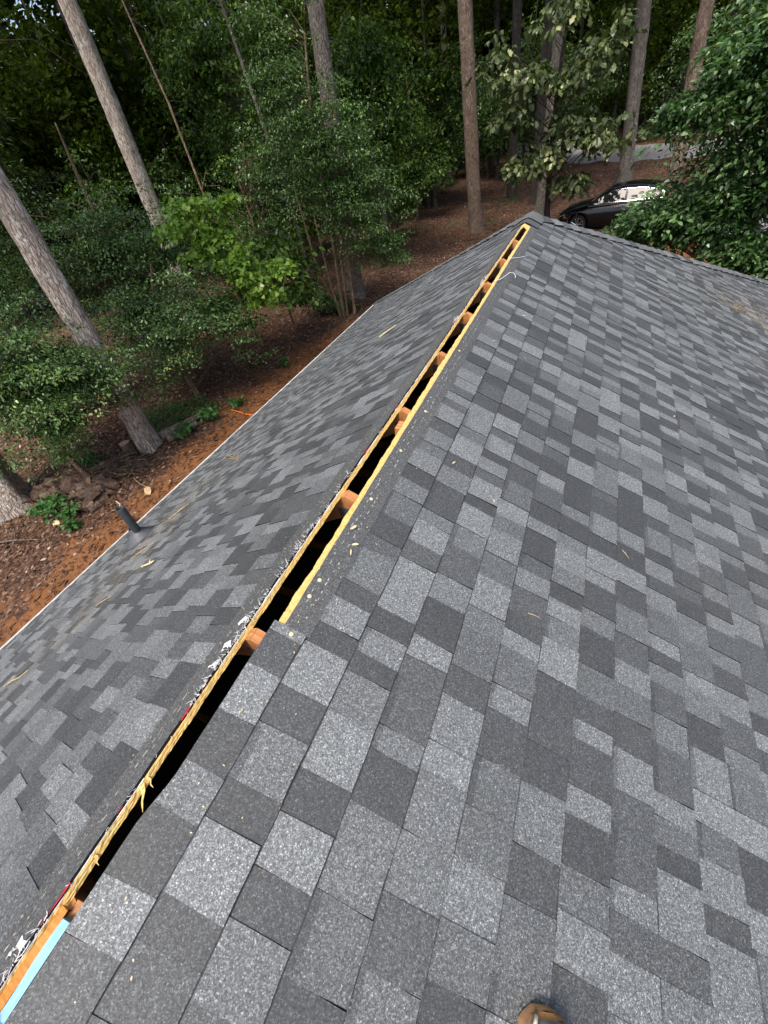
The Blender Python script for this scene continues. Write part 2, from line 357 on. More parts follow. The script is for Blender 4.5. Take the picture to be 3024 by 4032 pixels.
# ---- shingles
R_ = random.Random(11)
def piece(side, s0, s1, v0, v1, tone, tooth, clip=None, far=False, line=True):
    """one shingle tab: list of verts, faces, material ids. s down the slope, v along it"""
    hb = (.0088 if tooth else .0058) + R_.uniform(-.0006, .0008); h0 = .0036 if tooth else .0012
    js = R_.uniform(-.0016, .0016); sk0, sk1 = R_.uniform(-.004, .004), R_.uniform(-.004, .004)
    us = [0, .03, .15, 1]; nv = 3; V = []; F = []; Mi = []
    band = R_.random() < .30
    for iu, u in enumerate(us):
        for k in range(nv + 1):
            f = k / nv
            v = v0 + (v1 - v0) * f + (sk0 * (1 - f) + sk1 * f) * (u - .5)
            s0_ = s0(v) if callable(s0) else s0
            s = s0_ + (s1 - s0_) * u + (js + R_.uniform(-.0011, .0011) if u == 1 else (-.012 if u == 0 else R_.uniform(-.001, .001) if u < .1 else R_.uniform(-.005, .005)))
            h = (h0 + (hb - h0) * u)
            if u == 1 and k in (0, nv): h += R_.choice((0, 0, 0, 0, .0008, .0016))
            if clip is not None:
                v = min(v, clip(s)); 
            if far: lim_ = max(s, 0) * CT - .02; P = FP(s, max(-lim_, min(lim_, v)), h)
            else: P = RP(side, s, v, h + wav(s, v))
            V.append(P)
    n1 = nv + 1
    fl = (side > 0) != far
    def quad(a, b_, c, d, mi): F.append((a, b_, c, d) if fl else (d, c, b_, a)); Mi.append(mi)
    for iu in range(3):
        for k in range(nv):
            a = iu * n1 + k; quad(a, a + n1, a + n1 + 1, a + 1, IB if (iu == 0 and line) else (max(tone - 2, 0) if (iu == 1 and band and line) else tone))
    base = len(V)
    for k in range(nv + 1):                       # butt skirt
        x = V[3 * n1 + k]; V.append((x[0] - (0 if far else side * .013 * ST), x[1] - (.013 * ST if far else 0), x[2] - .013 * CT))
    for k in range(nv): quad(3 * n1 + k, base + k, base + k + 1, 3 * n1 + k + 1, IE)
    for k, fwd in ((0, True), (nv, False)):       # sides
        b2 = len(V)
        for iu in range(3):
            x = V[iu * n1 + k]; V.append((x[0] - (0 if far else side * .013 * ST), x[1] - (.013 * ST if far else 0), x[2] - .013 * CT))
        for iu in range(3):
            a, b_ = iu * n1 + k, (iu + 1) * n1 + k; c = b2 + iu; d = (b2 + iu + 1) if iu < 2 else base + k
            quad(*((a, c, d, b_) if fwd else (a, b_, d, c)), IE)
    return V, F, Mi
pieces = []
def pick_tone(prev):
    t = R_.choices(range(7), (13, 15, 12, 14, 16, 17, 13))[0]
    if prev is not None and abs(t - prev) < 2 and R_.random() < .8: t = R_.choice((0, 1, 2)) if prev > 3 else R_.choice((4, 5, 6))
    if prev is not None and R_.random() < .06: t = prev
    return t
def course(side, s0, s1, ya, yb, clip, far=False, wmin=.058, wmax=.145):
    v = ya - R_.uniform(0, .2); tooth = R_.random() < .5; prev = None
    while v < yb:
        wd = R_.uniform(wmin, wmax) if tooth else R_.uniform(wmin, wmax * .85)
        t = pick_tone(prev)
        a, b_ = max(v, ya), min(v + wd, yb)
        if b_ - a > .01 and (clip is None or a < clip(s0) - .01): pieces.append(piece(side, s0, s1, a, b_, t, tooth, clip, far))
        v += wd; tooth = not tooth if R_.random() < .86 else tooth; prev = t
hipclip = lambda s: YA + max(s, 0) * CT - .02
nC = int(SE / EXP) + 1
for side in (1, -1):
    yn = YN
    off = 0.0 if side > 0 else -.02
    for n in range(1, nC + 1):
        s0 = off + n * EXP; s1 = min(s0 + EXP, SE + .02)
        if s1 - s0 < .02: continue
        course(side, s0, s1, yn, YA + s1 * CT, hipclip)
    # upper near course, which runs right up to the saw cut
    lim = .055 if side > 0 else SLOT0
    v = YN; prev = None
    while v < lim - .01:
        wd = min(R_.uniform(.07, .14), lim - v)
        if v < SLOT0 - .001: wd = min(wd, SLOT0 - v)
        pieces.append(piece(side, (lambda y: edgeR(y) + .012 + jag(y, 2, .0006)) if v > SLOT0 - .001 else .002, off + EXP, v, v + wd, (prev := pick_tone(prev)), False, None, False, False)); v += wd
# far hip slope, wholly behind the hips
for n in range(0, nC):
    s0 = n * EXP + .01; s1 = min(s0 + EXP, SE + .02)
    course(1, s0, s1, -s1 * CT, s1 * CT, None, True, .15, .3) if s1 - s0 > .03 else None
# the 300 that show largest become parts of their own, the rest one part
RM = np.array(CAMR); CC = np.array(CAMC)
def shown(V):
    q_ = (np.array(V[:16]) - CC) @ RM
    if q_[:, 2].max() > -.05: return 0
    x = 1591.08 * q_[:, 0] / -q_[:, 2]; y = 1591.08 * q_[:, 1] / -q_[:, 2]
    if x.max() < -1512 or x.min() > 1512 or y.max() < -2016 or y.min() > 2016: return 0
    c = np.array([0, 3, 15, 12]); x = np.clip(x[c], -1512, 1512); y = np.clip(y[c], -2016, 2016)
    return abs(np.dot(x, np.roll(y, 1)) - np.dot(y, np.roll(x, 1)))
order = sorted(range(len(pieces)), key=lambda i: -shown(pieces[i][0]))
rest = MB(); bigset = set(order[:300])
for i, (V, F, Mi) in enumerate(pieces):
    if i in bigset: continue
    b0 = len(rest.V); rest.V += V
    for f, mi in zip(F, Mi): rest.F.append([b0 + k for k in f]); rest.M.append(mi); rest.R.append(0)
o = part('shingle_field', rest, SHM, roof); o['kind'] = 'stuff'
for i in order[:300]:
    V, F, Mi = pieces[i]; used = sorted(set(Mi)); c = np.mean(V[:16], axis=0)
    mats = [SHM[u] for u in used]; mi = [used.index(x) for x in Mi]
    me = raw_mesh('shingle', np.array(V) - c, [k for f in F for k in f], [len(f) for f in F], mats, mi)
    o = link('shingle', me); o.parent = roof; o.matrix_parent_inverse = roof.matrix_world.inverted(); o.location = c
# nail zone of the top course beside the slot (plain, no tabs)
def strip(side, ss, ya, yb, h, mi, jitter=None, step=.05):
    mb = MB(); ys = np.arange(ya, yb + 1e-6, step); V = []; n = len(ss)
    for y in ys:
        for k, s in enumerate(ss):
            s_ = s + (jitter(y) if (jitter and k == 0) else 0)
            V.append(RP(side, s_, y, h[k] + wav(s_, y)))
    F = []
    for i in range(len(ys) - 1):
        for k in range(n - 1):
            a = i * n + k; f = (a, a + 1, a + n + 1, a + n); F.append(f if side > 0 else f[::-1])
    for i in range(len(ys) - 1):
        pass
    mb.add(V, F, mi); return mb
for side, s_in, ya in ((1, .073, .055), (-1, .037, SLOT0)):
    off = 0 if side > 0 else -.02
    jf = (lambda y: jag(y, 4, .0012)) if side > 0 else (lambda y: .004 * math.sin(2.3 * y + 1) + jag(y, 8, .0018))
    mb = strip(side, [s_in, off + EXP - .03, off + EXP + .012], ya, 4.9, [.0025, .0035, .0040], IP, jf, .025)
    # cut edge of the shingle layer
    ys = np.arange(ya, 4.9, .025); V = []
    for y in ys: s_ = s_in + jf(y); V += [RP(side, s_, y, .0025 + wav(s_, y)), RP(side, s_, y, -.004)]
    mb.add(V, [((2 * i, 2 * i + 1, 2 * i + 3, 2 * i + 2) if side < 0 else (2 * i + 2, 2 * i + 3, 2 * i + 1, 2 * i)) for i in range(len(ys) - 1)], IE)
    part('starter_strip', mb, SHM, roof)
# plain shingle wrapped over the ridge behind the slot end and the first cap
def wrap(ya, yb, half, h0, h1, mi, name):
    mb = MB(); V = []; us = np.linspace(-half, half, 13)
    for y, h in ((ya, h1), (ya + .002, h1), (yb, h0)):
        for u in us:
            s = abs(u); r = max(0, 1 - s / .05); hh = h + wav(s, y) - .006 * r
            V.append(RP(1 if u >= 0 else -1, s, y, hh))
    V2 = [RP(1 if u >= 0 else -1, abs(u), ya, -.003) for u in us]
    n = 13; F = [(i * n + k, i * n + k + 1, (i + 1) * n + k + 1, (i + 1) * n + k) for i in (1,) for k in range(n - 1)]
    mb.add(V, F, mi); mb.add(V[:n] + V2, [(k, n + k, n + k + 1, k + 1) for k in range(n - 1)], IE)
    mb.add([V[k * n] for k in range(3)] + [RP(-1, half, ya, -.003), RP(-1, half, yb, -.003)], [(0, 2, 4, 3)], IE)
    mb.add([V[k * n + n - 1] for k in range(3)] + [RP(1, half, ya, -.003), RP(1, half, yb, -.003)], [(0, 3, 4, 2)], IE)
    return part(name, mb, SHM, roof, True)
wrap(4.84, 5.30, .145, .006, .012, IP, 'ridge_cap_shingle')
wrap(5.02, 5.36, .16, .014, .020, 4, 'ridge_cap_shingle')
# hip caps
hl = math.sqrt(2 + TP * TP)
def hip_cap(hand, i, tone):
    """bent cap plate; hand +1 right hip, -1 left hip"""
    d = Vector((hand, 1, -TP)).normalized(); nmain = Vector((hand * ST, 0, CT)); nfar = Vector((0, ST, CT))
    wm = d.cross(nmain); wm = wm if wm.y < 0 else -wm
    wf = d.cross(nfar); wf = wf if wf.dot(Vector((hand, 0, 0))) < 0 else -wf
    o_ = Vector((0, YA, ZO)); a0 = .06 + i * EXP; a1 = a0 + EXP * 1.25; mb = MB(); V = []
    rr = random.Random(i * 7 + hand)
    nn = (nmain + nfar).normalized()
    jw = rr.uniform(-.005, .005)
    for a, h in ((a0, .011), (a1, .024 + rr.uniform(0, .005))):
        for f, wv, n_ in ((.150 + jw, wm, nmain), (.05, wm, nmain), (0, wm, nn), (.05, wf, nfar), (.150 + jw, wf, nfar)):
            V.append(o_ + d * a + wv * f + n_ * (h - (.004 if f == 0 else 0)))
    V2 = [v - nn * .009 for v in V]
    F = []; n = 5
    for k in range(4): F.append((k, k + 1, n + k + 1, n + k))
    if hand < 0: F = [f[::-1] for f in F]
    mb.add(V, F, tone)
    mb.add(V + V2, [(n + k, n + k + 1, 3 * n + k + 1, 3 * n + k) for k in range(4)] + [(0, n, 3 * n, 2 * n), (n - 1, 2 * n - 1, 4 * n - 1, 3 * n - 1)], IE)
    part('hip_cap_shingle', mb, SHM, roof)
for hand in (1, -1):
    for i in range(int(hl * WH / EXP)): hip_cap(hand, i, R_.choice((4, 5, 6)) if i % 2 else R_.choice((1, 2, 3, 4)))

# dashes of sealant left bare in the nail zone
mb = MB()
for side, s_list, ya, yb in ((1, (.094, .118), .1, 4.75), (-1, (.072, .094), -.7, 4.75)):
    for s_ in s_list:
        y = ya
        while y < yb:
            l = R_.uniform(.004, .018); s2 = s_ + R_.uniform(-.003, .003); wd = R_.uniform(.0008, .0022)
            if R_.random() < .62:
                h = .0046
                mb.add([RP(side, s2 - wd, y, h + wav(s2, y)), RP(side, s2 + wd, y + .001, h + wav(s2, y)), RP(side, s2 + wd * .6, y + l, h + wav(s2, y)), RP(side, s2 - wd, y + l, h + wav(s2, y))], [(0, 1, 2, 3) if side > 0 else (3, 2, 1, 0)])
            y += l + R_.uniform(.004, .03)
o = part('sealant_dash', mb, SEAL, roof); o['kind'] = 'stuff'
# saw dust flecks near the slot
mb = MB()
for i in range(520):
    side = R_.choice((1, -1, -1)); y = R_.uniform(-.7, 4.8); s_ = .07 + abs(R_.gauss(0, .05 if side < 0 else .09)); 
    if y < 0 and side > 0: s_ += .02
    a = R_.uniform(0, 6.3); l = R_.uniform(.0012, .004); h = .011
    c, d = math.cos(a) * l, math.sin(a) * l
    mb.add([RP(side, s_ + c, y + d, h), RP(side, s_ - d * .5, y + c * .5, h), RP(side, s_ - c, y - d, h), RP(side, s_ + d * .5, y - c * .5, h)], [(0, 1, 2, 3)])
o = part('sawdust', mb, CHIP, roof); o['kind'] = 'stuff'

# ---- torn white underlayment along the left cut
mb = MB(); ys = np.arange(-.74, 4.75, .008); V = []
for y in ys:
    d = .0045 + .003 * math.sin(9 * y) * math.sin(23 * y) + R_.uniform(-.0022, .0022)
    if .9 < y < 1.05 or 2.0 < y < 2.4: d *= .5
    c = cutL(y); wid = .010 if y > -.55 else .020
    V += [RP(-1, c + .0004 + max(0, .003 * math.sin(31 * y) + .0022 * math.sin(83 * y)) + (0 if y > -.5 else -.0), y, -.0030), RP(-1, c + wid, y, -.0012)]
mb.add(V, [(2 * i, 2 * i + 2, 2 * i + 3, 2 * i + 1) for i in range(len(ys) - 1) if math.sin(5.1 * ys[i]) + .8 * math.sin(13.7 * ys[i] + 2) > -.75 or ys[i] < -.5], 0)
und = part('underlayment', mb, FELT, roof)
mb = MB()
def fibre(p, d, l, wd):
    d = Vector(d).normalized(); pts = [Vector(p)]; k = Vector((R_.gauss(0, .5), R_.gauss(0, .5), R_.gauss(0, .5)))
    for i in range(4):
        d = (d + k * .35 + Vector((R_.gauss(0, .2), R_.gauss(0, .2), R_.gauss(0, .2)))).normalized(); pts.append(pts[-1] + d * l / 4)
    mb.tube(pts, [wd, wd, wd * .9, wd * .7, wd * .3], 4)
cl = [-.72, -.70, -.66, -.2, -.17, -.13, -.1, -.06, -.02, .0, .02, .07, .12, .2, .24, .3, .33, .36, .4, .42, .45, .52, .6, .7, 2.28, 2.32, 3.0, 3.05, 3.08, 3.15]
for y in cl:
    for i in range(R_.randint(8, 18)):
        yy = y + R_.gauss(0, .016); p = RP(-1, cutL(yy) + R_.uniform(0, .01), yy, .003)
        fibre(p, (R_.gauss(-.1, .6), R_.gauss(0, .7), R_.uniform(.05, .7)), R_.uniform(.005, .022), R_.uniform(.0004, .0011))
for i in range(220):
    yy = R_.uniform(-.75, 4.7); p = RP(-1, cutL(yy) + R_.uniform(-.001, .004), yy, .0)
    fibre(p, (R_.gauss(.2, .6), R_.gauss(0, .7), R_.uniform(-.3, .4)), R_.uniform(.003, .010), R_.uniform(.0005, .001))
o = part('torn_fibre', mb, FELT, und); o['kind'] = 'stuff'
for y, l in ((-.06, .05), (.02, .04), (-.12, .045), (-.68, .04)):           # torn flaps
    mb = MB(); V = []
    for i in range(5):
        for k in range(3):
            f = i / 4; p = Vector(RP(-1, cutL(y) + .004 + .018 * f, y + (k - 1) * .009 * (1 - .7 * f) + .01 * math.sin(5 * f), .002 + .013 * math.sin(2.4 * f))); V.append(p + Vector((R_.gauss(0, .003), R_.gauss(0, .004), R_.gauss(0, .003))))
    mb.add(V, [(i * 3 + k, i * 3 + k + 1, i * 3 + k + 4, i * 3 + k + 3) for i in range(4) for k in range(2)]); part('torn_flap', mb, FELT, und, True)
for ya, yb in ((-.64, -.57), (-.46, -.44), (-.26, -.22), (-.05, -.03), (.33, .37), (.84, .9), (1.02, 1.06), (1.2, 1.24), (2.2, 2.25)):
    ys = np.arange(ya, yb, .008); V = []
    for y in ys: V += [RP(-1, cutL(y) + .0015, y, .0022), RP(-1, cutL(y) + .0075 + R_.uniform(-.001, .001), y, .0036)]
    mb = MB(); mb.add(V, [(2 * i, 2 * i + 2, 2 * i + 3, 2 * i + 1) for i in range(len(ys) - 1)]); part('red_print', mb, REDFELT, und)

# splinters hanging from the left edge
def splinter(y, l, wd, dirv):
    mb = MB(); p = Vector(RP(-1, cutL(y), y, -.008)); d = Vector(dirv).normalized(); sd_ = Vector((0, 1, 0)).cross(d).normalized(); ay = Vector((0, 1, 0))
    V = []
    for f, w_ in ((0, 1), (.35, .75), (.6, .45), (1, .05)):
        c = p + d * l * f + ay * .004 * math.sin(6 * f)
        V += [c - ay * wd * w_ + sd_ * .001, c + ay * wd * w_ + sd_ * .001, c + ay * wd * w_ - sd_ * .001, c - ay * wd * w_ - sd_ * .001]
    F = []
    for i in range(3):
        for k in range(4): F.append((i * 4 + k, i * 4 + (k + 1) % 4, i * 4 + 4 + (k + 1) % 4, i * 4 + 4 + k))
    mb.add(V, F); return part('splinter', mb, OSB, roof)
splinter(-.40, .052, .0065, (.55, -.55, -.12)); splinter(-.385, .028, .003, (.7, -.2, -.1)); splinter(-.53, .02, .003, (.6, -.3, -.4))

# wood filling the slot at its near end
mb = MB(); V = []
ys = np.arange(-.765, -.600, .01)
for y in ys:
    V += [RP(-1, .026 + jag(y, 3, .002), y, -.006), RP(1, .0085, y, -.010 + .003 * math.sin(40 * y)), RP(1, .0085, y, -.06), RP(-1, .026, y, -.06)]
F = []
for i in range(len(ys) - 1):
    for k in range(4): F.append((4 * i + k, 4 * i + (k + 1) % 4, 4 * i + 4 + (k + 1) % 4, 4 * i + 4 + k))
F += [(0, 3, 2, 1), tuple(4 * (len(ys) - 1) + k for k in range(4))]
mb.add(V, F); o = part('ridge_blocking', mb, ORANGE, roof); o['label'] = 'orange split wood at the near end of the ridge slot'
mb = MB(); V = []
ys = np.arange(-.762, -.615, .007)
for y in ys:
    e_ = .0 if y < -.62 else .003
    V += [RP(1, .009 + .001 * math.sin(50 * y), y, -.005), RP(1, .0255, y, -.002), RP(1, .0255, y, -.03), RP(1, .009, y, -.03)]
F = []
for i in range(len(ys) - 1):
    for k in range(4): F.append((4 * i + k, 4 * i + (k + 1) % 4, 4 * i + 4 + (k + 1) % 4, 4 * i + 4 + k))
F += [(0, 3, 2, 1), tuple(4 * (len(ys) - 1) + k for k in range(4))]
mb.add(V, F); o = part('painted_strip', mb, BLUE, roof); o['label'] = 'pale blue painted wood strip at the near end of the ridge slot'

# ---- trusses
def truss(k):
    y = k * .61; t = empty('roof_truss', (0, y, 0)); t.parent = house; t.matrix_parent_inverse = house.matrix_world.inverted()
    bpy.context.view_layer.update()
    H = -.0205; D = .089
    for side in (1, -1):
        mb = MB(); a = Vector(RP(side, .0, y, H)); V = []
        j = random.Random(k * 3 + side).uniform(-.002, .002)
        for dy in (-.019, .019):
            zt = a.z + 0
            V += [(side * .0006, y + dy + j, ZO + H / CT), RP(side, SE - .3, y + dy + j, H), RP(side, SE - .3, y + dy + j, H - D), (side * .0006, y + dy + j, ZO + (H - D) / CT)]
        mb.add(V, [(0, 1, 2, 3), (7, 6, 5, 4), (0, 4, 5, 1), (1, 5, 6, 2), (2, 6, 7, 3), (3, 7, 4, 0)]); part('top_chord', mb, LUMBER, t)
    mb = MB(); mb.box((0, y, (ze + .06 - .13) / 2), (.07, .038, abs(ze + .06) - .16)); part('king_post', mb, LUMBER, t)
    mb = MB(); mb.box((0, y, ze + .05), (2 * WH - 1.2, .038, .089)); part('bottom_chord', mb, LUMBER, t)
    for sgn in (-1, 1):
        mb = MB(); zc = -.128; mb.box((0, y + sgn * .0205, zc), (.088, .0016, .13))
        for i in range(11):
            z = zc + .058 - i * .0116
            for x0 in (-.03, 0, .03): mb.box((x0, y + sgn * .0225, z), (.022, .003, .0035))
        part('nail_plate', mb, GALV, t)
for k in range(-1, 9): truss(k)
# small block of lumber beside the third truss
mb = MB(); mb.box((.033, 1.105, -.055), (.05, .06, .085), Matrix.Rotation(rad(6), 3, 'Y')); part('blocking', mb, LUMBER)

# ---- eave trim
def extrude(prof, f, a, b_):
    mb = MB(); V = [f(y, p, h) for y in (a, b_) for p, h in prof]; n = len(prof)
    mb.add(V, [(k, (k + 1) % n, n + (k + 1) % n, n + k) for k in range(n)] + [tuple(range(n)), tuple(range(2 * n - 1, n - 1, -1))]); return mb
GUT = [(.0, -.012), (.0, -.10), (.055, -.115), (.075, -.06), (.090, -.022), (.092, .012), (.128, .012), (.128, .002), (.100, .003), (.097, -.024), (.080, -.064), (.058, -.110), (.005, -.096), (.005, -.012)]
DRIP = [(-.05, -.003), (.030, -.003), (.034, -.006), (.034, -.03), (.031, -.03), (.030, -.006), (-.05, -.0055)]
FAS = [(-.02, -.03), (-.001, -.03), (-.001, -.16), (-.02, -.16)]
for side in (-1, 1):
    for nm, pr in (('gutter', GUT), ('drip_edge', DRIP), ('fascia', FAS)):
        part(nm, extrude(pr, lambda y, p, h: RP(side, SE + p, y, h), YN, YA + WH + (.0 if nm == 'fascia' else .04)), WHITE_METAL)
for nm, pr in (('drip_edge', DRIP), ('fascia', FAS)): part(nm, extrude(pr, lambda x, p, h: FP(SE + p, x, h), -WH, WH), WHITE_METAL)

# ---- plumbing vent pipe
vp = Vector(RP(-1, 3.03, .985, 0)); ax = Vector((.02, .03, 1)).normalized()
mb = MB(); n = 24; prof = [(.036, -.2), (.036, .375), (.0335, .379), (.030, .377), (.030, .1)]
def lathe(mb, o_, ax_, prof, n=24, mi=0, closed=False):
    a = Vector((1, 0, 0)); a = (a - ax_ * a.dot(ax_)).normalized(); b_ = ax_.cross(a); V = []
    for r_, z in prof:
        for k in range(n): an = 2 * math.pi * k / n; V.append(o_ + ax_ * z + (a * math.cos(an) + b_ * math.sin(an)) * r_)
    F = [(i * n + k, i * n + (k + 1) % n, (i + 1) * n + (k + 1) % n, (i + 1) * n + k) for i in range(len(prof) - 1) for k in range(n)]
    if closed: F += [tuple(range(n))[::-1], tuple((len(prof) - 1) * n + k for k in range(n))]
    mb.add(V, F, mi)
lathe(mb, vp, ax, prof); vent = part('vent_pipe', mb, PIPE, house, True); vent['label'] = 'dark grey plumbing vent pipe with rubber boot'
bpy.context.view_layer.update()
mb = MB(); nrm = Vector((-ST, 0, CT))
lathe(mb, vp, (nrm * .55 + ax * .45).normalized(), [(.15, .010), (.142, .024), (.105, .050), (.072, .080), (.050, .102), (.050, .116), (.043, .122), (.043, .132), (.037, .134)], 28)
part('rubber_collar', mb, RUBBER, vent, True)
mb = MB(); V = []
for h in (.012, .016):
    for s_, y in ((-.19, -.16), (-.19, .16), (.16, .16), (.16, -.16)): V.append(RP(-1, 3.03 + s_, .985 + y, h))
mb.add(V, [(4, 5, 6, 7), (0, 1, 5, 4), (1, 2, 6, 5), (2, 3, 7, 6), (3, 0, 4, 7)]); part('flashing_plate', mb, RUBBER, vent)

# ------------------------------------------------------------------ small things on the roof
def rot_on(side, a):
    """matrix whose z is the slope normal and x turns by a in the slope"""
    n_ = Vector((side * ST, 0, CT)); dn = Vector((side * CT, 0, -ST)); al = Vector((0, 1, 0))
    x = dn * math.cos(a) + al * math.sin(a); y = n_.cross(x); return Matrix((x, y, n_)).transposed()
def twig(name, label, pts, r, side, forks=(), mat_=TWIG, cat='twig', group=None, h=.016):
    c = pts[len(pts) // 2]; base = Vector(RP(side, c[0], c[1], 0)); mb = MB()
    P = [Vector(RP(side, s_, y, h + (hh if False else 0))) - base for s_, y in pts]
    for i, p in enumerate(P): p.z += .003 * math.sin(i * 2.3) + .002
    mb.tube(P, [r * (1 - .5 * i / len(P)) for i in range(len(P))], 6, wob=.12)
    for i, (ds, dy, dh) in forks:
        q_ = P[i] + Vector((side * ds * CT, dy, -ds * ST + dh)); mb.tube([P[i], (P[i] + q_) / 2 + Vector((0, 0, .004)), q_], [r * .7, r * .55, r * .3], 5)
    o = mb.build(name, mat_, None, True); o.location = base; return tag(o, label, cat, group)
twig('broken_stick', 'short pale broken stick lying below the vent pipe on the left slope', [(1.87, .468), (1.83, .476), (1.78, .487), (1.725, .497)], .0075, -1, [(1, (.03, -.02, .01)), (2, (.02, .03, .015))], CHIP, 'stick')
twig('forked_twig', 'curled forked twig lying on the middle of the left slope', [(2.97, 2.19), (2.75, 2.10), (2.5, 1.95), (2.35, 1.86), (2.22, 1.79), (2.1, 1.71)], .006, -1, [(2, (.02, .09, .05)), (3, (.07, -.03, .05)), (3, (-.05, .09, .04)), (4, (.05, .05, .04))])
twig('dry_stem', 'thin straw coloured stem near the eave at the left edge', [(2.42, -.40), (2.34, -.36), (2.26, -.33), (2.2, -.28)], .004, -1, [(1, (.03, .05, .01))], NEEDLE)
twig('dry_stem', 'long thin dry stem lying downslope from the broken stick', [(2.10, .175), (2.04, .20), (1.96, .247)], .003, -1, [], NEEDLE)
twig('dry_stem', 'long thin straw stem just below the vent pipe', [(2.5, .64), (2.4, .70), (2.3, .77)], .0035, -1, [], NEEDLE)
twig('dry_stem', 'straw stem to the right of the vent pipe', [(2.62, 1.12), (2.52, 1.2), (2.43, 1.26)], .0035, -1, [], NEEDLE)
twig('bark_strip', 'pale strip of bark far up the left slope below the ridge', [(1.35, 3.5), (1.28, 3.52), (1.16, 3.6)], .006, -1, [], CHIP, 'bark')
twig('white_string', 'upper loose white string hanging from the right edge of the slot', [(.055, 3.62), (.09, 3.68), (.13, 3.78), (.17, 3.87), (.19, 3.93)], .0028, 1, [], STRING, 'string', None, .012)
twig('white_string', 'lower loose white string curling from the right edge of the slot', [(.055, 3.05), (.085, 3.10), (.10, 3.2), (.125, 3.34), (.15, 3.38), (.175, 3.36), (.185, 3.30)], .0030, 1, [], STRING, 'string', None, .012)
twig('dry_stem', 'thin pale stem lying alone on the middle of the near right slope', [(.79, .50), (.815, .504), (.84, .507)], .0015, 1, [], NEEDLE)
twig('dry_stem', 'thin pale stem far down the right slope', [(1.165, 1.045), (1.18, 1.035), (1.2, 1.02)], .0015, 1, [], NEEDLE)
def chip_mesh(seed):
    r_ = random.Random(seed); mb = MB(); l, w_, t = r_.uniform(.008, .017), r_.uniform(.0018, .0035), .002; V = []
    for z in (0, t):
        for x, y in ((-l, -w_ * .3), (-l * .4, -w_), (l * .5, -w_ * .8), (l, 0), (l * .3, w_), (-l * .6, w_ * .7)): V.append((x, y, z + (.002 * x / l)))
    mb.add(V, [tuple(range(5, -1, -1)), tuple(range(6, 12))] + [(k, (k + 1) % 6, 6 + (k + 1) % 6, 6 + k) for k in range(6)]); return mb.mesh('wood_chip', CHIP)
chips = [chip_mesh(i) for i in range(6)]
def chip(s_, y, side=1, scale=1, label='small pale wood chip lying on the right slope', group='wood chips scattered on the right slope', a=None):
    o = link('wood_chip', chips[R_.randrange(6)]); o.matrix_world = Matrix.Translation(RP(side, s_, y, .0125)) @ rot_on(side, R_.uniform(0, 6.3) if a is None else a).to_4x4() @ Matrix.Scale(scale, 4)
    return tag(o, label, 'wood chip', group)
for s_, y in [(.639, 3.505), (1.047, 1.704), (1.618, 4.121), (.55, .93), (.33, 1.02), (.47, 2.2), (.36, 2.75), (.29, 3.35), (1.4, 3.4), (1.75, 3.1), (1.9, 2.8), (2.1, 3.3), (1.55, 2.5), (.35, 4.1), (.28, 1.75), (.25, 2.2)]: chip(s_, y, scale=R_.uniform(.5, .95))
chip(.10, .462, 1, 1.5, 'largest yellow wood flake in the bare strip right of the slot', None, 1.0); o = chip(.135, .405, 1, 1.3, 'yellow wood flake just below the largest one beside the slot', None, .5)
chip(.135, .37, 1, .7, 'smallest of three yellow flakes in the bare strip beside the slot', None, 2.0)
o = chip(.10, .957, -1, .7, 'small red scrap lying left of the slot', None, 1.2); o.name = 'red_scrap'; o.data = o.data.copy(); o.data.materials[0] = REDFELT; o['category'] = 'scrap'
mb = MB(); lathe(mb, Vector((0, 0, 0)), Vector((0, 0, 1)), [(.0065, 0), (.0065, .0018), (.005, .0026)], 12, 0, True); disc = mb.mesh('nail_head', CHIP, True)
for s_, y in ((.094, .229), (.093, .166), (.102, .62), (.105, .93), (.11, 1.25), (.105, .04), (.1, 1.9)):
    o = link('nail_head', disc); o.matrix_world = Matrix.Translation(RP(1, s_, y, .006)) @ rot_on(1, 0).to_4x4()
    tag(o, 'pale round nail head in the bare strip right of the slot', 'nail', 'nail heads beside the slot')
# pine needles washed together on both slopes
mb = MB()
def needles(side, s_, y, ds, dy, n_):
    for i in range(n_):
        a, b_ = R_.gauss(s_, ds), R_.gauss(y, dy)
        if side > 0 and b_ > YA + a * CT - .3 or a > SE - .01 or a < .2: continue
        an = R_.gauss(1.3, .7); l = R_.uniform(.02, .06); c, d = math.cos(an) * l, math.sin(an) * l; h = .0125 + R_.uniform(0, .004); wv = .0016
        mb.add([RP(side, a - c, b_ - d, h), RP(side, a - c + wv * 1.5, b_ - d, h), RP(side, a + c + wv, b_ + d, h + .002), RP(side, a + c, b_ + d, h + .002)], [(0, 1, 2, 3)])
needles(1, 2.85, 6.05, .28, .22, 330); needles(1, 3.2, 6.3, .3, .4, 200); needles(1, 2.4, 5.2, .5, .6, 60)
needles(-1, 2.7, 1.1, .25, .5, 420); needles(-1, 2.2, .3, .2, .4, 220); needles(-1, 4.1, 5.6, .12, .7, 420); needles(-1, 4.2, 1.5, .1, 1.6, 300); needles(-1, 3.6, 3.2, .4, 1.4, 150)
o = mb.build('pine_needle_debris', NEEDLE); tag(o, 'dry pine needles washed together in patches on the roof slopes', 'pine needles', kind='stuff')

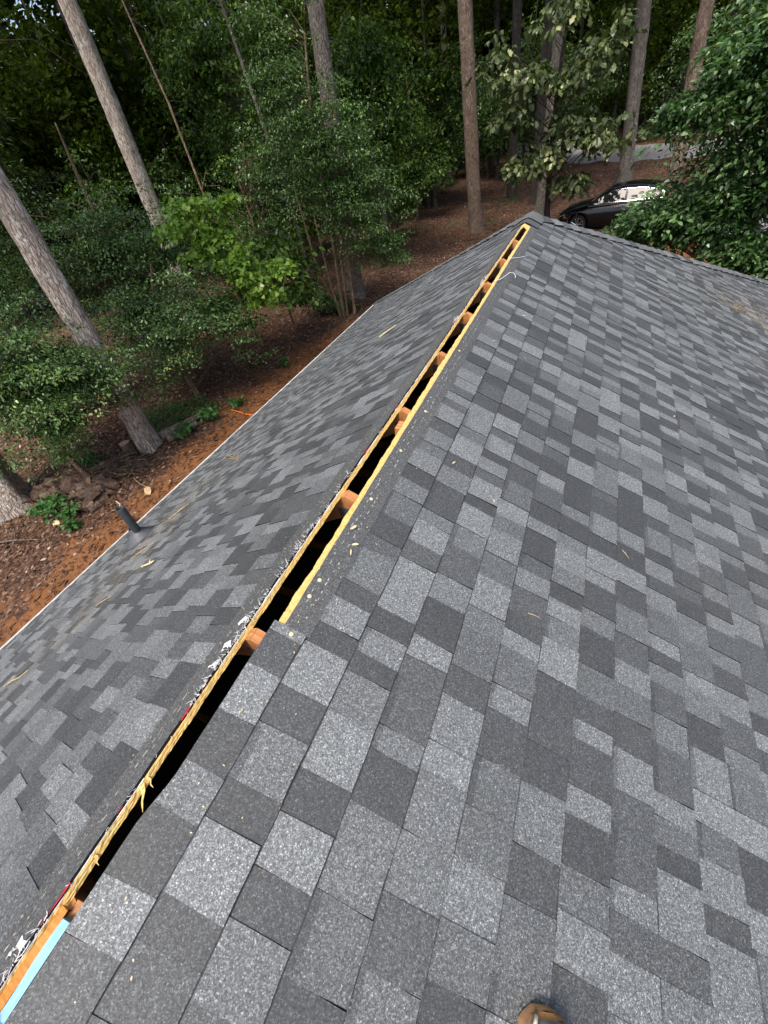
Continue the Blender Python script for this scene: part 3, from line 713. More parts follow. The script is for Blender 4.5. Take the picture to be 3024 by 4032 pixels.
# ------------------------------------------------------------------ vegetation
LEAF = {  # 2d outlines, x along the leaf 0..1, y across
 'oval': [(0, 0), (.3, .24), (.68, .22), (1, 0), (.68, -.22), (.3, -.24)],
 'diamond': [(0, 0), (.45, .28), (1, 0), (.45, -.28)],
 'oak': [(0, 0), (.22, .08), (.36, .24), (.50, .15), (.66, .31), (.80, .17), (1, 0), (.80, -.17), (.66, -.31), (.50, -.15), (.36, -.24), (.22, -.08)],
 'maple': [(0, 0), (.10, .32), (-.02, .55), (.34, .36), (.55, .52), (.60, .24), (1, 0), (.60, -.24), (.55, -.52), (.34, -.36), (-.02, -.55), (.10, -.32)],
 'needle': [(0, 0), (.5, .10), (1, 0), (.5, -.10)]}
def unit(v): return v / np.maximum(np.linalg.norm(v, axis=1, keepdims=True), 1e-9)
def leaf_mesh(name, P, D, Nn, size, outline, mat_, rg, rnd=None):
    """P base points, D leaf directions, Nn leaf normals"""
    D = unit(D); B = unit(np.cross(Nn, D)); Nn = np.cross(D, B)
    o_ = np.array(LEAF[outline]); k = len(o_); n = len(P); sz = size * rg.uniform(.5, 1.4, n)
    fold = .22 * np.abs(o_[:, 1]) - .14 * o_[:, 0] ** 2
    V = P[:, None, :] + sz[:, None, None] * (o_[None, :, 0, None] * D[:, None, :] + o_[None, :, 1, None] * B[:, None, :] + fold[None, :, None] * Nn[:, None, :])
    if k == 4: loops = np.arange(n * 4)
    else: loops = np.arange(n * k)
    if rnd is None: rnd = np.clip(rg.beta(1.5, 2.2, n), 0, 1)
    return raw_mesh(name, V.reshape(-1, 3), loops, np.full(n, k), mat_, rnd=rnd)
def blob_clumps(rg, c, r, n, shell=.55, rough=.28):
    """clump centres in an uneven ellipsoid"""
    d = unit(rg.normal(size=(n, 3))); ph = rg.uniform(0, 6.3, 6)
    lump = 1 + rough * (np.sin(3 * d[:, 0] + ph[0]) * np.sin(3.3 * d[:, 1] + ph[1]) + .7 * np.sin(5 * d[:, 2] + ph[2]) * np.sin(4.1 * d[:, 0] + ph[3]) + .5 * np.sin(8 * d[:, 1] + 7 * d[:, 2] + ph[4]))
    q_ = rg.uniform(0, 1, n) ** shell
    return np.array(c) + d * q_[:, None] * lump[:, None] * np.array(r)
def spray_leaves(rg, C_, cr, per, size, flat=.38, droop=.25, up=1.0, loose=.42):
    """leaves set on domed sprays, one spray per clump centre"""
    n = len(C_) * per; ci = np.repeat(np.arange(len(C_)), per)
    a = rg.uniform(0, 2 * np.pi, n); rho = np.sqrt(rg.uniform(0, 1, n)); R0 = cr[ci]
    tilt = rg.normal(0, .22, (len(C_), 2))[ci]
    x, y = rho * np.cos(a), rho * np.sin(a)
    z = flat * (1 - 1.3 * rho ** 2) + tilt[:, 0] * x + tilt[:, 1] * y + rg.normal(0, .10, n)
    P = C_[ci] + np.stack([x * R0, y * R0, z * R0], -1)
    D = np.stack([np.cos(a), np.sin(a), -droop + 0 * a], -1) + rg.normal(0, .55, (n, 3))
    Nn = np.stack([.25 * x, .25 * y, up + 0 * a], -1) + rg.normal(0, loose, (n, 3))
    return P, D, Nn
def trunk_mesh(name, path, radii, bark, rg, n=14, flare=1.5, limbs=(), step=.22):
    """tapered, uneven trunk with limbs, one mesh; path in local space"""
    path = [Vector(p) for p in path]; pts = []; rs = []
    for i in range(len(path) - 1):
        L_ = (path[i + 1] - path[i]).length; k = max(2, int(L_ / step))
        for j in range(k):
            f = j / k; pts.append(path[i].lerp(path[i + 1], f)); rs.append(radii[i] * (1 - f) + radii[i + 1] * f)
    pts.append(path[-1]); rs.append(radii[-1])
    mb = MB(); V = []; ph = rg.uniform(0, 6.3, 4)
    for i, (p, r) in enumerate(zip(pts, rs)):
        z = p.z - pts[0].z; fl = 1 + (flare - 1) * math.exp(-max(z, 0) / (2.2 * radii[0] + .05))
        for k in range(n):
            an = 2 * math.pi * k / n
            q_ = r * fl * (1 + .05 * math.sin(3 * an + ph[0] + z * .5) + .035 * math.sin(5 * an + ph[1] - z) + (fl - 1) * .35 * math.sin(4 * an + ph[2]) + rg.uniform(-.055, .055))
            V.append((p.x + q_ * math.cos(an), p.y + q_ * math.sin(an), p.z))
    F = [(i * n + k, i * n + (k + 1) % n, (i + 1) * n + (k + 1) % n, (i + 1) * n + k) for i in range(len(pts) - 1) for k in range(n)]
    F.append(tuple((len(pts) - 1) * n + k for k in range(n))); mb.add(V, F)
    for a, b_, r in limbs:
        a, b_ = Vector(a), Vector(b_); m_ = a.lerp(b_, .5) + Vector((0, 0, .12 * (b_ - a).length)) + Vector(rg.normal(0, .05 * (b_ - a).length, 3)); m2 = a.lerp(b_, .8) + Vector((0, 0, .08 * (b_ - a).length)) + Vector(rg.normal(0, .03 * (b_ - a).length, 3))
        mb.tube([a, m_, m2, b_], [r, r * .65, r * .45, r * .2], 4, cap=False)
    return mb.mesh(name, bark, True)
def limbs_for(path, C_, r, rg, frac=1.0, drop=.45):
    """a limb from the trunk to each clump"""
    P = np.array([p for p in path]); out_ = []; dens = []
    for i in range(len(P) - 1):
        for f in np.linspace(0, 1, 12, endpoint=False): dens.append(P[i] * (1 - f) + P[i + 1] * f)
    dens.append(P[-1]); dens = np.array(dens)
    for c in C_:
        if rg.random() > frac: continue
        hd = np.hypot(*(dens[:, :2] - c[:2]).T); sc_ = np.abs(dens[:, 2] - (c[2] - drop * hd)) + .3 * hd
        out_.append((dens[np.argmin(sc_)], c, r * rg.uniform(.6, 1.2)))
    return out_
def plant(name, label, cat, base, path, radii, bark, blobs, leafmat, size, outline, seed, group=None, per=90, flat=.38, limb_r=.012, limb_frac=.6, flare=1.4, n=12, shell=.7, crown_name='crown', droop=.25, stems=(), rough=.42, layer=0):
    """tree or shrub: Empty > trunk, crown. blobs: (centre, radii, clumps, clump radius) in world space"""
    rg = np.random.default_rng(seed); base = np.array(base, float)
    o = empty(name, base)
    C_ = []; cr = []
    for c, r, k, rr in blobs:
        q_ = blob_clumps(rg, np.array(c) - base, r, k, shell, rough); C_.append(q_); cr.append(rr * rg.uniform(.6, 1.35, k))
    if C_:
        C_ = np.concatenate(C_); cr = np.concatenate(cr)
        if layer: C_[:, 2] = np.round(C_[:, 2] / layer + .35 * np.sin(1.1 * C_[:, 0] + 1.7 * C_[:, 1])) * layer + rg.normal(0, .06, len(C_)); cr *= 1.12
    lp = [np.array(p) - base for p in path]
    lm = limbs_for(lp, C_, limb_r, rg, limb_frac) if len(C_) else ()
    tr_ = link('trunk', trunk_mesh('trunk', lp, radii, bark, rg, n, flare, lm)); tr_.parent = o
    for sp_, sr in stems:
        st_ = link('stem', trunk_mesh('stem', [np.array(p) - base for p in sp_], sr, bark, rg, 8, 1.25, (), .3)); st_.parent = o
    if len(C_):
        P, D, Nn = spray_leaves(rg, C_, cr, per, size, flat, droop)
        rn = np.clip(rg.beta(1.4, 2.0, len(P)) * .85 + np.repeat(rg.normal(.06, .18, len(C_)), per), 0, .975)
        rn[rg.random(len(P)) < .0015] = 1
        cw = link(crown_name, leaf_mesh('crown', P, D, Nn, size, outline, leafmat, rg, rn)); cw.parent = o
    tag(o, label, cat, group); return o
def high_crown(o, base, z, r, seed, mat_=None, size=.3, n=75):
    rg = np.random.default_rng(seed); C_ = blob_clumps(rg, (0, 0, z), (r, r, r * .8), n); cr = np.full(n, .7) * rg.uniform(.6, 1.3, n)
    P, D, Nn = spray_leaves(rg, C_, cr, 45, size); cw = link('crown', leaf_mesh('crown', P, D, Nn, size, 'diamond', mat_ or L_PINE, rg)); cw.parent = o

# tall trunks close to the house, crowns above the picture
def tall(name, label, base, top, d, bark, seed, h=14, crown=True, flare=1.5, n=20, group=None, cr=3.0, mat_=None):
    b = np.array(base, float); t = np.array(top, float); k = (h) / (t[2] - b[2]); e = b + (t - b) * k
    e[:2] = b[:2] + (t[:2] - b[:2]) * min(k, 1.6)
    o = plant(name, label, 'tree', base, [b - np.array([0, 0, .15]), b + np.array([0, 0, .3]), t, e], [d * .56, d * .52, d * .47, d * .2], bark, [], None, 0, 'oval', seed, group, flare=flare, n=n)
    if crown: high_crown(o, base, h - 1.5, cr, seed + 1, mat_)
    return o
tall('pine_tree', 'pale barked pine rising from beside the cut stump, nearest whole trunk at left', (-8.45, 4.79, -3.82), (-8.33, 5.00, 0.83), 0.44, BARK_PALE, 21, 15, True, 1.25, 24)
tall('pine_tree', 'massive flared pale trunk base cut off by the left edge beside the firewood', (-10.45, 2.25, -3.97), (-10.75, 2.60, -2.30), 0.78, BARK_PALE, 22, 15, True, 1.55, 28)
tall('pine_tree', 'pale pine trunk slanting from top left corner down into the holly leaves', (-14.78, 13.56, -3.65), (-14.61, 13.79, 4.20), 0.56, BARK_PALE, 23, 16, True, 1.3, 24)
tall('hardwood_tree', 'grey barked trunk standing behind the multi stemmed holly', (-7.37, 14.68, -3.64), (-7.11, 14.82, 3.54), 0.49, BARK_GREY, 24, 15, True, 1.6, 20, None, 3.0, L_MID)
tall('pine_tree', 'straight brown pine trunk standing clear on the leaf floor beyond the ridge', (-4.80, 23.12, -3.50), (-5.19, 23.02, 3.74), 0.57, BARK_BROWN, 25, 16, True, 1.35, 20)
tall('hardwood_tree', 'left of the two dark trunks side by side beneath the oak leaves', (-2.64, 27.34, -3.31), (-2.71, 27.34, 2.27), 0.46, BARK_DARK, 26, 14, True, 1.3, 16, None, 3.0, L_MID)
tall('oak_tree', 'right of the two dark trunks side by side, just left of the parked car', (-2.01, 24.90, -3.42), (-1.96, 24.91, 3.24), 0.45, BARK_GREY, 27, 14, True, 1.3, 16, None, 3.0, L_MID)
tall('hardwood_tree', 'thin dark trunk between the brown pine and the pair of dark trunks', (-4.22, 29.59, -3.21), (-4.41, 29.55, 4.04), 0.44, BARK_DARK, 28, 14, True, 1.3, 14, None, 3.0, L_MID)
tall('hardwood_tree', 'pale grey trunk rising straight behind the roof of the parked car', (1.47, 28.98, -3.24), (0.89, 28.99, 2.98), 0.59, BARK_GREY, 29, 15, True, 1.3, 18, None, 3.0, L_MID)
tall('pine_tree', 'reddish trunk half hidden by the glossy leaves at upper right', (2.86, 19.31, -3.58), (2.42, 19.44, 1.74), 0.37, BARK_BROWN, 30, 14, True, 1.3, 16)

# near understory
plant('holly_tree', 'leftmost holly with a bent pale stem rooted behind the firewood', 'holly', (-9.18, 3.52, -3.89), [(-9.18, 3.52, -3.99), (-9.30, 3.50, -3.30), (-9.35, 3.60, -2.70), (-9.10, 3.80, -1.90), (-8.90, 3.90, -0.90)], [0.062, 0.056, 0.050, 0.040, 0.015], BARK_SAP,
      [((-8.75, 3.85, -1.65), (1.70, 1.30, 1.05), 190, 0.38), ((-9.90, 3.20, -1.10), (1.50, 1.40, 1.30), 140, 0.40), ((-8.30, 4.30, -1.75), (0.80, 0.70, 0.50), 40, 0.32), ((-8.60, 3.50, -2.50), (0.80, 0.60, 0.35), 30, 0.30)], L_HOLLY, 0.062, 'oval', 41, 'hollies left of the house', 120, limb_r=.010, layer=.5, flat=.26)
plant('holly_tree', 'holly on a bent tan stem behind the two rotting logs', 'holly', (-8.86, 7.09, -3.75), [(-8.86, 7.09, -3.85), (-8.97, 7.09, -3.03), (-9.23, 7.25, -2.31), (-9.12, 7.35, -1.38), (-8.71, 7.46, -0.55)], [0.072, 0.064, 0.060, 0.047, 0.016], BARK_SAP,
      [((-8.60, 7.35, -1.80), (2.30, 1.55, 1.00), 215, 0.40), ((-9.95, 7.56, -1.48), (1.45, 1.24, 0.93), 93, 0.43), ((-7.57, 7.87, -2.00), (0.93, 0.93, 0.62), 52, 0.37)], L_HOLLY, 0.063, 'oval', 42, 'hollies left of the house', 115, limb_r=.011, layer=.5, flat=.26)
plant('holly_tree', 'taller holly spreading between the two pale pine trunks', 'holly', (-11.28, 8.50, -3.72), [(-11.28, 8.50, -3.77), (-11.17, 8.50, -1.12), (-10.85, 8.39, 1.00), (-10.54, 8.29, 2.06)], [0.085, 0.074, 0.042, 0.016], BARK_SAP,
      [((-10.96, 8.18, -0.27), (2.01, 1.38, 1.17), 148, 0.46), ((-9.48, 8.82, -0.59), (1.17, 1.06, 0.74), 58, 0.42), ((-12.55, 7.44, -0.69), (1.38, 1.27, 1.27), 74, 0.48)], L_HOLLY, 0.067, 'oval', 43, 'hollies left of the house', 100, limb_r=.013, layer=.5, flat=.26)
plant('maple_tree', 'bright yellow green young maple in front of the dark hollies', 'maple', (-9.29, 10.71, -3.69), [(-9.29, 10.71, -3.73), (-9.10, 10.38, -2.30), (-8.22, 9.50, -1.20), (-7.34, 8.62, 0.01)], [0.044, 0.039, 0.033, 0.013], BARK_SAP,
      [((-7.61, 8.51, -0.37), (0.83, 0.77, 0.55), 40, 0.26), ((-6.84, 8.57, -1.31), (0.88, 0.77, 0.37), 37, 0.24), ((-8.16, 8.51, 0.07), (0.83, 0.66, 0.40), 31, 0.26), ((-6.37, 8.84, -1.14), (0.55, 0.39, 0.18), 13, 0.20), ((-7.23, 8.40, -0.92), (0.77, 0.66, 0.33), 29, 0.24), ((-8.00, 8.40, -0.70), (0.55, 0.55, 0.28), 15, 0.24), ((-7.01, 8.62, 0.18), (0.50, 0.50, 0.22), 11, 0.22), ((-6.57, 8.40, -1.75), (0.50, 0.44, 0.18), 11, 0.22)], L_MAPLE, 0.105, 'maple', 44, None, 30, flat=.5, limb_r=.009, droop=.5)
plant('broad_leaf_shrub', 'dull green large leaved shrub right behind the bright maple', 'shrub', (-8.65, 11.98, -3.67), [(-8.65, 11.98, -3.73), (-8.31, 11.53, -2.26), (-7.97, 11.19, -1.14)], [0.034, 0.028, 0.011], BARK_SAP,
      [((-7.86, 11.08, -1.42), (1.13, 1.01, 0.90), 62, 0.41), ((-7.18, 10.74, -2.26), (0.68, 0.68, 0.39), 25, 0.34)], L_MID, 0.161, 'oval', 45, None, 26, flat=.45, limb_r=.008, droop=.6)
plant('holly_tree', 'slender multi stemmed holly standing in front of the grey trunk', 'holly', (-7.00, 12.84, -3.66), [(-7.05, 12.84, -3.73), (-6.92, 12.93, -1.28), (-6.87, 12.95, 0.46), (-6.88, 13.04, 1.46), (-6.65, 13.10, 2.83)], [0.063, 0.057, 0.051, 0.043, 0.023], BARK_SAP,
      [((-6.15, 13.3, -0.65), (1.82, 1.2, 1.35), 205, 0.46), ((-6.60, 12.93, 0.77), (1.48, 1.25, 1.48), 137, 0.48), ((-7.51, 12.82, 2.14), (1.14, 1.03, 1.37), 80, 0.46), ((-5.3, 13.2, -1.9), (0.85, 0.8, 0.5), 51, 0.36)], L_HOLLY, 0.067, 'oval', 46, None, 95, limb_r=.010, limb_frac=.45,
      stems=[([(-7.20, 12.92, -3.73), (-7.45, 12.76, -2.65), (-7.60, 12.68, -1.85), (-7.74, 12.70, 0.09)], [0.051, 0.046, 0.041, 0.017]), ([(-7.11, 12.76, -3.73), (-7.22, 12.70, -2.65), (-7.28, 12.70, -0.71)], [0.046, 0.040, 0.017]), ([(-6.89, 12.82, -3.73), (-6.77, 12.87, -2.42), (-6.72, 12.92, -1.05)], [0.046, 0.041, 0.017]), ([(-6.96, 12.72, -3.73), (-6.94, 12.82, -2.30), (-6.88, 12.87, -0.82)], [0.040, 0.034, 0.017]), ([(-6.88, 12.95, 0.43), (-6.60, 12.93, 0.95), (-6.43, 12.99, 1.69)], [0.046, 0.036, 0.014])], layer=.5, flat=.26)
plant('sapling', 'single pale stemmed sapling just right of the multi stemmed holly', 'sapling', (-6.64, 12.93, -3.66), [(-6.64, 12.93, -3.74), (-6.59, 12.97, -2.65), (-6.50, 13.01, -1.63), (-6.39, 13.08, 0.20)], [0.051, 0.046, 0.041, 0.017], BARK_SAP,
      [((-6.27, 13.19, -0.48), (0.80, 0.80, 0.91), 34, 0.40)], L_HOLLY, 0.067, 'oval', 47, None, 80)
plant('low_shrub', 'dark low evergreen at the foot of the multi stemmed holly', 'shrub', (-7.87, 13.16, -3.65), [(-7.87, 13.16, -3.71), (-7.81, 13.16, -3.25)], [0.023, 0.011], BARK_SAP,
      [((-7.81, 13.05, -3.31), (0.86, 0.69, 0.32), 34, 0.34)], L_HOLLY, 0.098, 'oval', 48, None, 60, limb_r=.006)
plant('broad_leaf_tree', 'glossy broad leaved tree filling the right edge in front of the car', 'tree', (3.6, 11.6, -3.68), [(3.6, 11.6, -3.8), (3.5, 11.5, -1.5), (3.2, 11.3, .3), (3.0, 11.1, 1.8)], [.12, .10, .07, .02], BARK_BROWN,
      [((2.85, 10.9, .55), (1.35, 1.5, 1.5), 190, .42), ((2.0, 11.4, -1.45), (.95, .8, .55), 90, .34), ((3.9, 10.6, -.3), (1.5, 1.4, 2.0), 190, .45), ((2.7, 11.0, -1.2), (1.0, .9, .8), 90, .38), ((3.5, 10.4, -1.95), (.75, .6, .55), 50, .32), ((4.1, 10.6, 2.0), (1.5, 1.3, 1.1), 90, .45), ((1.75, 11.2, .2), (.5, .6, .35), 24, .3), ((1.45, 11.9, -1.62), (.6, .5, .25), 26, .26)], L_RHOLLY, .095, 'oval', 49, None, 95, limb_r=.014, limb_frac=.5, flat=.42)
plant('oak_tree', 'young oak with large drooping lobed leaves in front of the dark trunks', 'oak', (-1.46, 22.41, -3.53), [(-1.46, 22.41, -3.56), (-1.52, 21.90, -0.90), (-1.46, 21.39, 1.01), (-1.33, 21.14, 3.03)], [0.127, 0.108, 0.076, 0.025], BARK_DARK,
      [((-2.34, 20.63, 1.32), (1.52, 1.14, 0.63), 32, 0.43), ((-0.95, 20.63, 1.01), (1.14, 1.01, 0.51), 22, 0.41), ((-2.85, 20.63, 0.31), (1.01, 1.01, 0.44), 18, 0.38), ((-2.09, 20.63, -0.96), (1.58, 1.01, 0.44), 32, 0.38), ((-0.57, 20.76, -0.20), (1.14, 0.89, 0.44), 22, 0.38), ((0.38, 20.89, -0.71), (0.89, 0.76, 0.36), 18, 0.36), ((-0.38, 21.01, -1.85), (0.82, 0.63, 0.25), 18, 0.31), ((0.06, 20.89, 1.64), (1.01, 1.01, 0.51), 15, 0.41), ((-3.49, 21.01, 1.89), (0.76, 0.76, 0.63), 15, 0.38), ((-1.33, 20.76, 2.53), (1.14, 1.01, 0.38), 12, 0.38)], L_OAK, 0.244, 'oak', 50, None, 24, flat=.5, droop=.75, limb_r=.014, limb_frac=.7)
# mid distance understory
plant('understory_tree', 'light green leafy tree right of the grey trunk at top', 'tree', (-7.86, 19.43, -3.58), [(-7.86, 19.43, -3.71), (-7.86, 19.18, -0.24), (-7.73, 18.93, 3.48)], [0.112, 0.087, 0.025], BARK_GREY,
      [((-7.61, 18.93, 2.24), (1.55, 1.36, 1.86), 118, 0.50), ((-6.87, 18.93, 0.51), (1.12, 0.99, 0.74), 50, 0.46), ((-6.37, 18.68, -0.67), (0.87, 0.74, 0.37), 32, 0.36)], L_MID, 0.137, 'oval', 51, None, 55, droop=.5, limb_r=.012)
plant('understory_tree', 'tall leafy tree between the slanting pine and the grey trunk', 'tree', (-13.00, 17.77, -3.60), [(-13.00, 17.77, -3.72), (-13.12, 17.65, 1.00), (-13.36, 17.53, 5.85)], [0.109, 0.085, 0.024], BARK_GREY,
      [((-13.36, 17.28, 3.31), (2.67, 1.94, 2.42), 158, 0.60), ((-11.42, 17.04, 1.00), (1.70, 1.45, 1.45), 85, 0.54), ((-10.09, 16.56, 2.94), (1.45, 1.33, 1.70), 73, 0.54)], L_MID, 0.135, 'oval', 52, None, 60, droop=.5, limb_r=.013)
plant('sapling', 'slim bare pale sapling between the slanting pine and the tall leafy tree', 'sapling', (-11.99, 13.56, -3.65), [(-11.99, 13.56, -3.77), (-11.99, 13.56, 0.19), (-12.16, 13.68, 2.40), (-12.57, 13.68, 5.19)], [0.047, 0.037, 0.033, 0.021], BARK_SAP, [((-12.34, 13.68, 5.89), (0.70, 0.70, 0.58), 16, 0.35)], L_MID, 0.110, 'oval', 53, None, 40,
      stems=[([(-11.99, 13.56, 0.25), (-11.64, 13.68, 0.71), (-10.94, 13.79, 0.83)], [0.017, 0.014, 0.007])])
plant('holly_tree', 'broad dark holly behind the bright maple and left of the multi stemmed holly', 'holly', (-10.93, 14.63, -3.64), [(-10.93, 14.63, -3.70), (-10.93, 14.40, -1.35), (-10.82, 14.16, 0.53)], [0.082, 0.059, 0.018], BARK_SAP,
      [((-10.93, 14.16, -1.58), (2.23, 1.41, 1.53), 129, 0.54), ((-9.64, 14.51, 0.42), (1.53, 1.17, 1.29), 70, 0.53), ((-12.81, 13.93, -0.88), (1.41, 1.17, 1.41), 59, 0.53)], L_HOLLY, 0.083, 'oval', 54, None, 70, layer=.5, flat=.26)
plant('sapling', 'thin grey sapling leaning between the maple and the multi stemmed holly', 'sapling', (-9.51, 15.19, -3.63), [(-9.51, 15.19, -3.69), (-9.62, 15.07, -0.40), (-9.98, 14.96, 2.88), (-10.21, 14.96, 4.52)], [0.070, 0.059, 0.047, 0.023], BARK_GREY, [((-10.09, 14.96, 4.76), (0.94, 0.94, 0.70), 21, 0.47)], L_MID, 0.110, 'oval', 55, None, 40)
plant('holly_tree', 'shadowy holly at far left between the two nearest pale trunks', 'holly', (-12.29, 5.64, -3.78), [(-12.29, 5.64, -3.83), (-12.29, 5.64, -1.52), (-12.09, 5.54, 0.50)], [0.070, 0.050, 0.015], BARK_SAP,
      [((-12.09, 5.44, -0.91), (1.71, 1.41, 1.51), 91, 0.46), ((-13.30, 6.65, 0.80), (1.61, 1.41, 1.61), 70, 0.50)], L_HOLLY, 0.070, 'oval', 56, 'hollies left of the house', 80, layer=.5, flat=.26)
plant('pine_sapling', 'dull feathery young pine filling the dark top left corner', 'tree', (-15.67, 9.01, -3.71), [(-15.67, 9.01, -3.81), (-15.67, 9.01, 1.00), (-15.67, 9.01, 5.50)], [0.096, 0.075, 0.021], BARK_BROWN,
      [((-15.46, 8.91, 1.64), (2.03, 1.71, 2.78), 128, 0.53), ((-15.03, 7.73, 0.57), (1.28, 1.28, 1.50), 53, 0.53)], L_PINE, 0.167, 'needle', 57, None, 80, droop=.5)
plant('holly_tree', 'dark holly mass beyond the brown pine at centre', 'holly', (-9.06, 29.12, -3.23), [(-9.06, 29.12, -3.36), (-9.06, 29.12, -1.56), (-8.93, 28.99, 1.65)], [0.116, 0.090, 0.026], BARK_DARK,
      [((-8.80, 28.86, 0.24), (2.31, 1.80, 2.18), 112, 0.60), ((-6.88, 28.86, 1.52), (1.54, 1.41, 1.80), 62, 0.60), ((-11.24, 28.86, -0.53), (2.05, 1.67, 1.93), 75, 0.60)], L_HOLLY, 0.140, 'oval', 58, None, 60)

# forest behind: prototypes copied tree by tree
def proto(kind, seed):
    rg = np.random.default_rng(seed); o = empty('forest_tree', (0, 0, 0))
    if kind == 0:   # understory broadleaf, foliage low to high
        path = [np.array((0, 0, -.2)), np.array((.1, 0, 2.5)), np.array((.1, .2, 6))]; rr = [.08, .06, .02]
        blobs = [((0, 0, 3.6), (2.0, 2.0, 2.6), 60, .62), ((.7, -.5, 1.9), (1.4, 1.4, 1.0), 24, .55)]; lm = L_MID; sz = .17; pr = 40; bk = BARK_DARK
    elif kind == 1: # dark evergreen
        path = [np.array((0, 0, -.2)), np.array((0, .1, 2)), np.array((.1, .1, 4.4))]; rr = [.09, .07, .02]
        blobs = [((0, 0, 2.3), (1.8, 1.8, 1.8), 60, .58), ((-.5, .3, 3.6), (1.1, 1.1, 1.0), 20, .5)]; lm = L_HOLLY; sz = .13; pr = 40; bk = BARK_DARK
    elif kind == 2: # tall hardwood, open below
        path = [np.array((0, 0, -.3)), np.array((.05, .1, 6)), np.array((-.2, .2, 15))]; rr = [.20, .17, .06]
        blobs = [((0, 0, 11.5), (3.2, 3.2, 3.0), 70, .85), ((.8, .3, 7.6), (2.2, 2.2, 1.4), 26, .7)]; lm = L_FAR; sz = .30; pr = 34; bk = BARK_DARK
    elif kind == 3: # tall pine
        path = [np.array((0, 0, -.3)), np.array((.1, 0, 7)), np.array((.2, .1, 17))]; rr = [.22, .18, .06]
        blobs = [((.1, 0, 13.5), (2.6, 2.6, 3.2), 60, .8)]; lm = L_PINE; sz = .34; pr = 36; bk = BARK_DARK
    else:           # mid height far tree, warm green
        path = [np.array((0, 0, -.3)), np.array((0, .1, 4)), np.array((.2, .2, 9))]; rr = [.12, .09, .03]
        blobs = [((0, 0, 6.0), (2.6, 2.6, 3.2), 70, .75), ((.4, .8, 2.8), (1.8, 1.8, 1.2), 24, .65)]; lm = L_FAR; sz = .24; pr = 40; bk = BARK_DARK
    C_ = np.concatenate([blob_clumps(rg, c, r, k, .55, .3) for c, r, k, _ in blobs]); cr = np.concatenate([np.full(k, q_) * rg.uniform(.6, 1.35, k) for _, _, k, q_ in blobs])
    t = link('trunk', trunk_mesh('trunk', path, rr, bk, rg, 10, 1.3, limbs_for(path, C_, .02, rg, .4), .5)); t.parent = o  # dark bark on every trunk paints in the gloom of the woods
    P, D, Nn = spray_leaves(rg, C_, cr, pr, sz, .42, .4, .7, .6); c = link('crown', leaf_mesh('crown', P, D, Nn, sz, 'diamond', lm, rg)); c.parent = o
    return o
protos = [proto(k, 70 + k * 3 + j) for k in range(5) for j in range(2)]
LABEL = {0: 'leafy green understory tree in the woods behind', 1: 'dark dense evergreen in the shade of the woods behind', 2: 'tall hardwood trunk with high crown in the woods behind', 3: 'tall pine trunk with high crown in the woods behind', 4: 'deep shaded olive green tree far back in the woods'}
usedp = set()
def put(kind, x, y, rz, s_):
    j = R_.randrange(2); src = protos[kind * 2 + j]
    if (kind, j) in usedp:
        o = src.copy(); col.objects.link(o)
        for ch in list(src.children):
            c = ch.copy(); col.objects.link(c); c.parent = o
    else: o = src; usedp.add((kind, j))
    o.location = (x, y, float(terr(x, y)) - .05); o.rotation_euler = (0, 0, rz); o.scale = (s_, s_, s_ * R_.uniform(.9, 1.15))
    tag(o, LABEL[kind], 'tree', 'woods: ' + ('understory', 'evergreens', 'tall hardwoods', 'tall pines', 'far trees')[kind])
taken = []
def ok(x, y, dmin):
    # keep the road, the drive, the car and the open leaf floor clear
    if -8.5 < x < 2.2 and y < 34.5: return False
    if x > .5 and y < 34.5 and x < 11: return False
    if abs(y - np.interp(x, [-11, -7, -1.8, 5, 14, 30], [58, 48, 39.5, 35.8, 37.5, 40])) < 3.6 and x > -7: return False
    if x > -10.5 and y < 20: return False
    if x < -10 and y < 17 and math.hypot(x, y) < 26: return False
    return all((x - a) ** 2 + (y - b) ** 2 > dmin * dmin for a, b in taken)
for kind, n_, r0, r1, dmin in ((0, 46, 21, 40, 2.2), (1, 46, 21, 46, 2.2), (2, 18, 26, 50, 2.0), (3, 10, 26, 50, 2.0), (4, 100, 27, 54, 2.0)):
    c = 0; tries = 0
    while c < n_ and tries < 4000:
        tries += 1; az = rad(R_.uniform(-66, 26)); r = math.sqrt(R_.uniform(r0 ** 2, r1 ** 2)); x, y = .7 + r * math.sin(az), -.3 + r * math.cos(az)
        if not ok(x, y, dmin): continue
        taken.append((x, y)); put(kind, x, y, R_.uniform(0, 6.3), R_.uniform(.8, 1.25)); c += 1
for a_, r in ((-19, 42), (-21, 46), (-23, 41), (-24.5, 45), (-17, 47), (-9, 46)): put(4, .7 + r * math.sin(rad(a_)), -.3 + r * math.cos(rad(a_)), R_.uniform(0, 6.3), 1.35)
for x, y in ((-6.2, 35.2), (-4.2, 35.9), (-8.0, 36.5), (-3.0, 36.4)): put(1, x, y, R_.uniform(0, 6.3), 1.1)
for i in range(26):
    az = rad(R_.uniform(-74, -40)); r = R_.uniform(29, 43); x, y = .7 + r * math.sin(az), -.3 + r * math.cos(az)
    put(R_.choice((4, 4, 0, 1)), x, y, R_.uniform(0, 6.3), R_.uniform(1.0, 1.25))
for k in range(5):
    for j in range(2):
        if (k, j) not in usedp:
            for ch in list(protos[k * 2 + j].children): bpy.data.objects.remove(ch)
            bpy.data.objects.remove(protos[k * 2 + j])
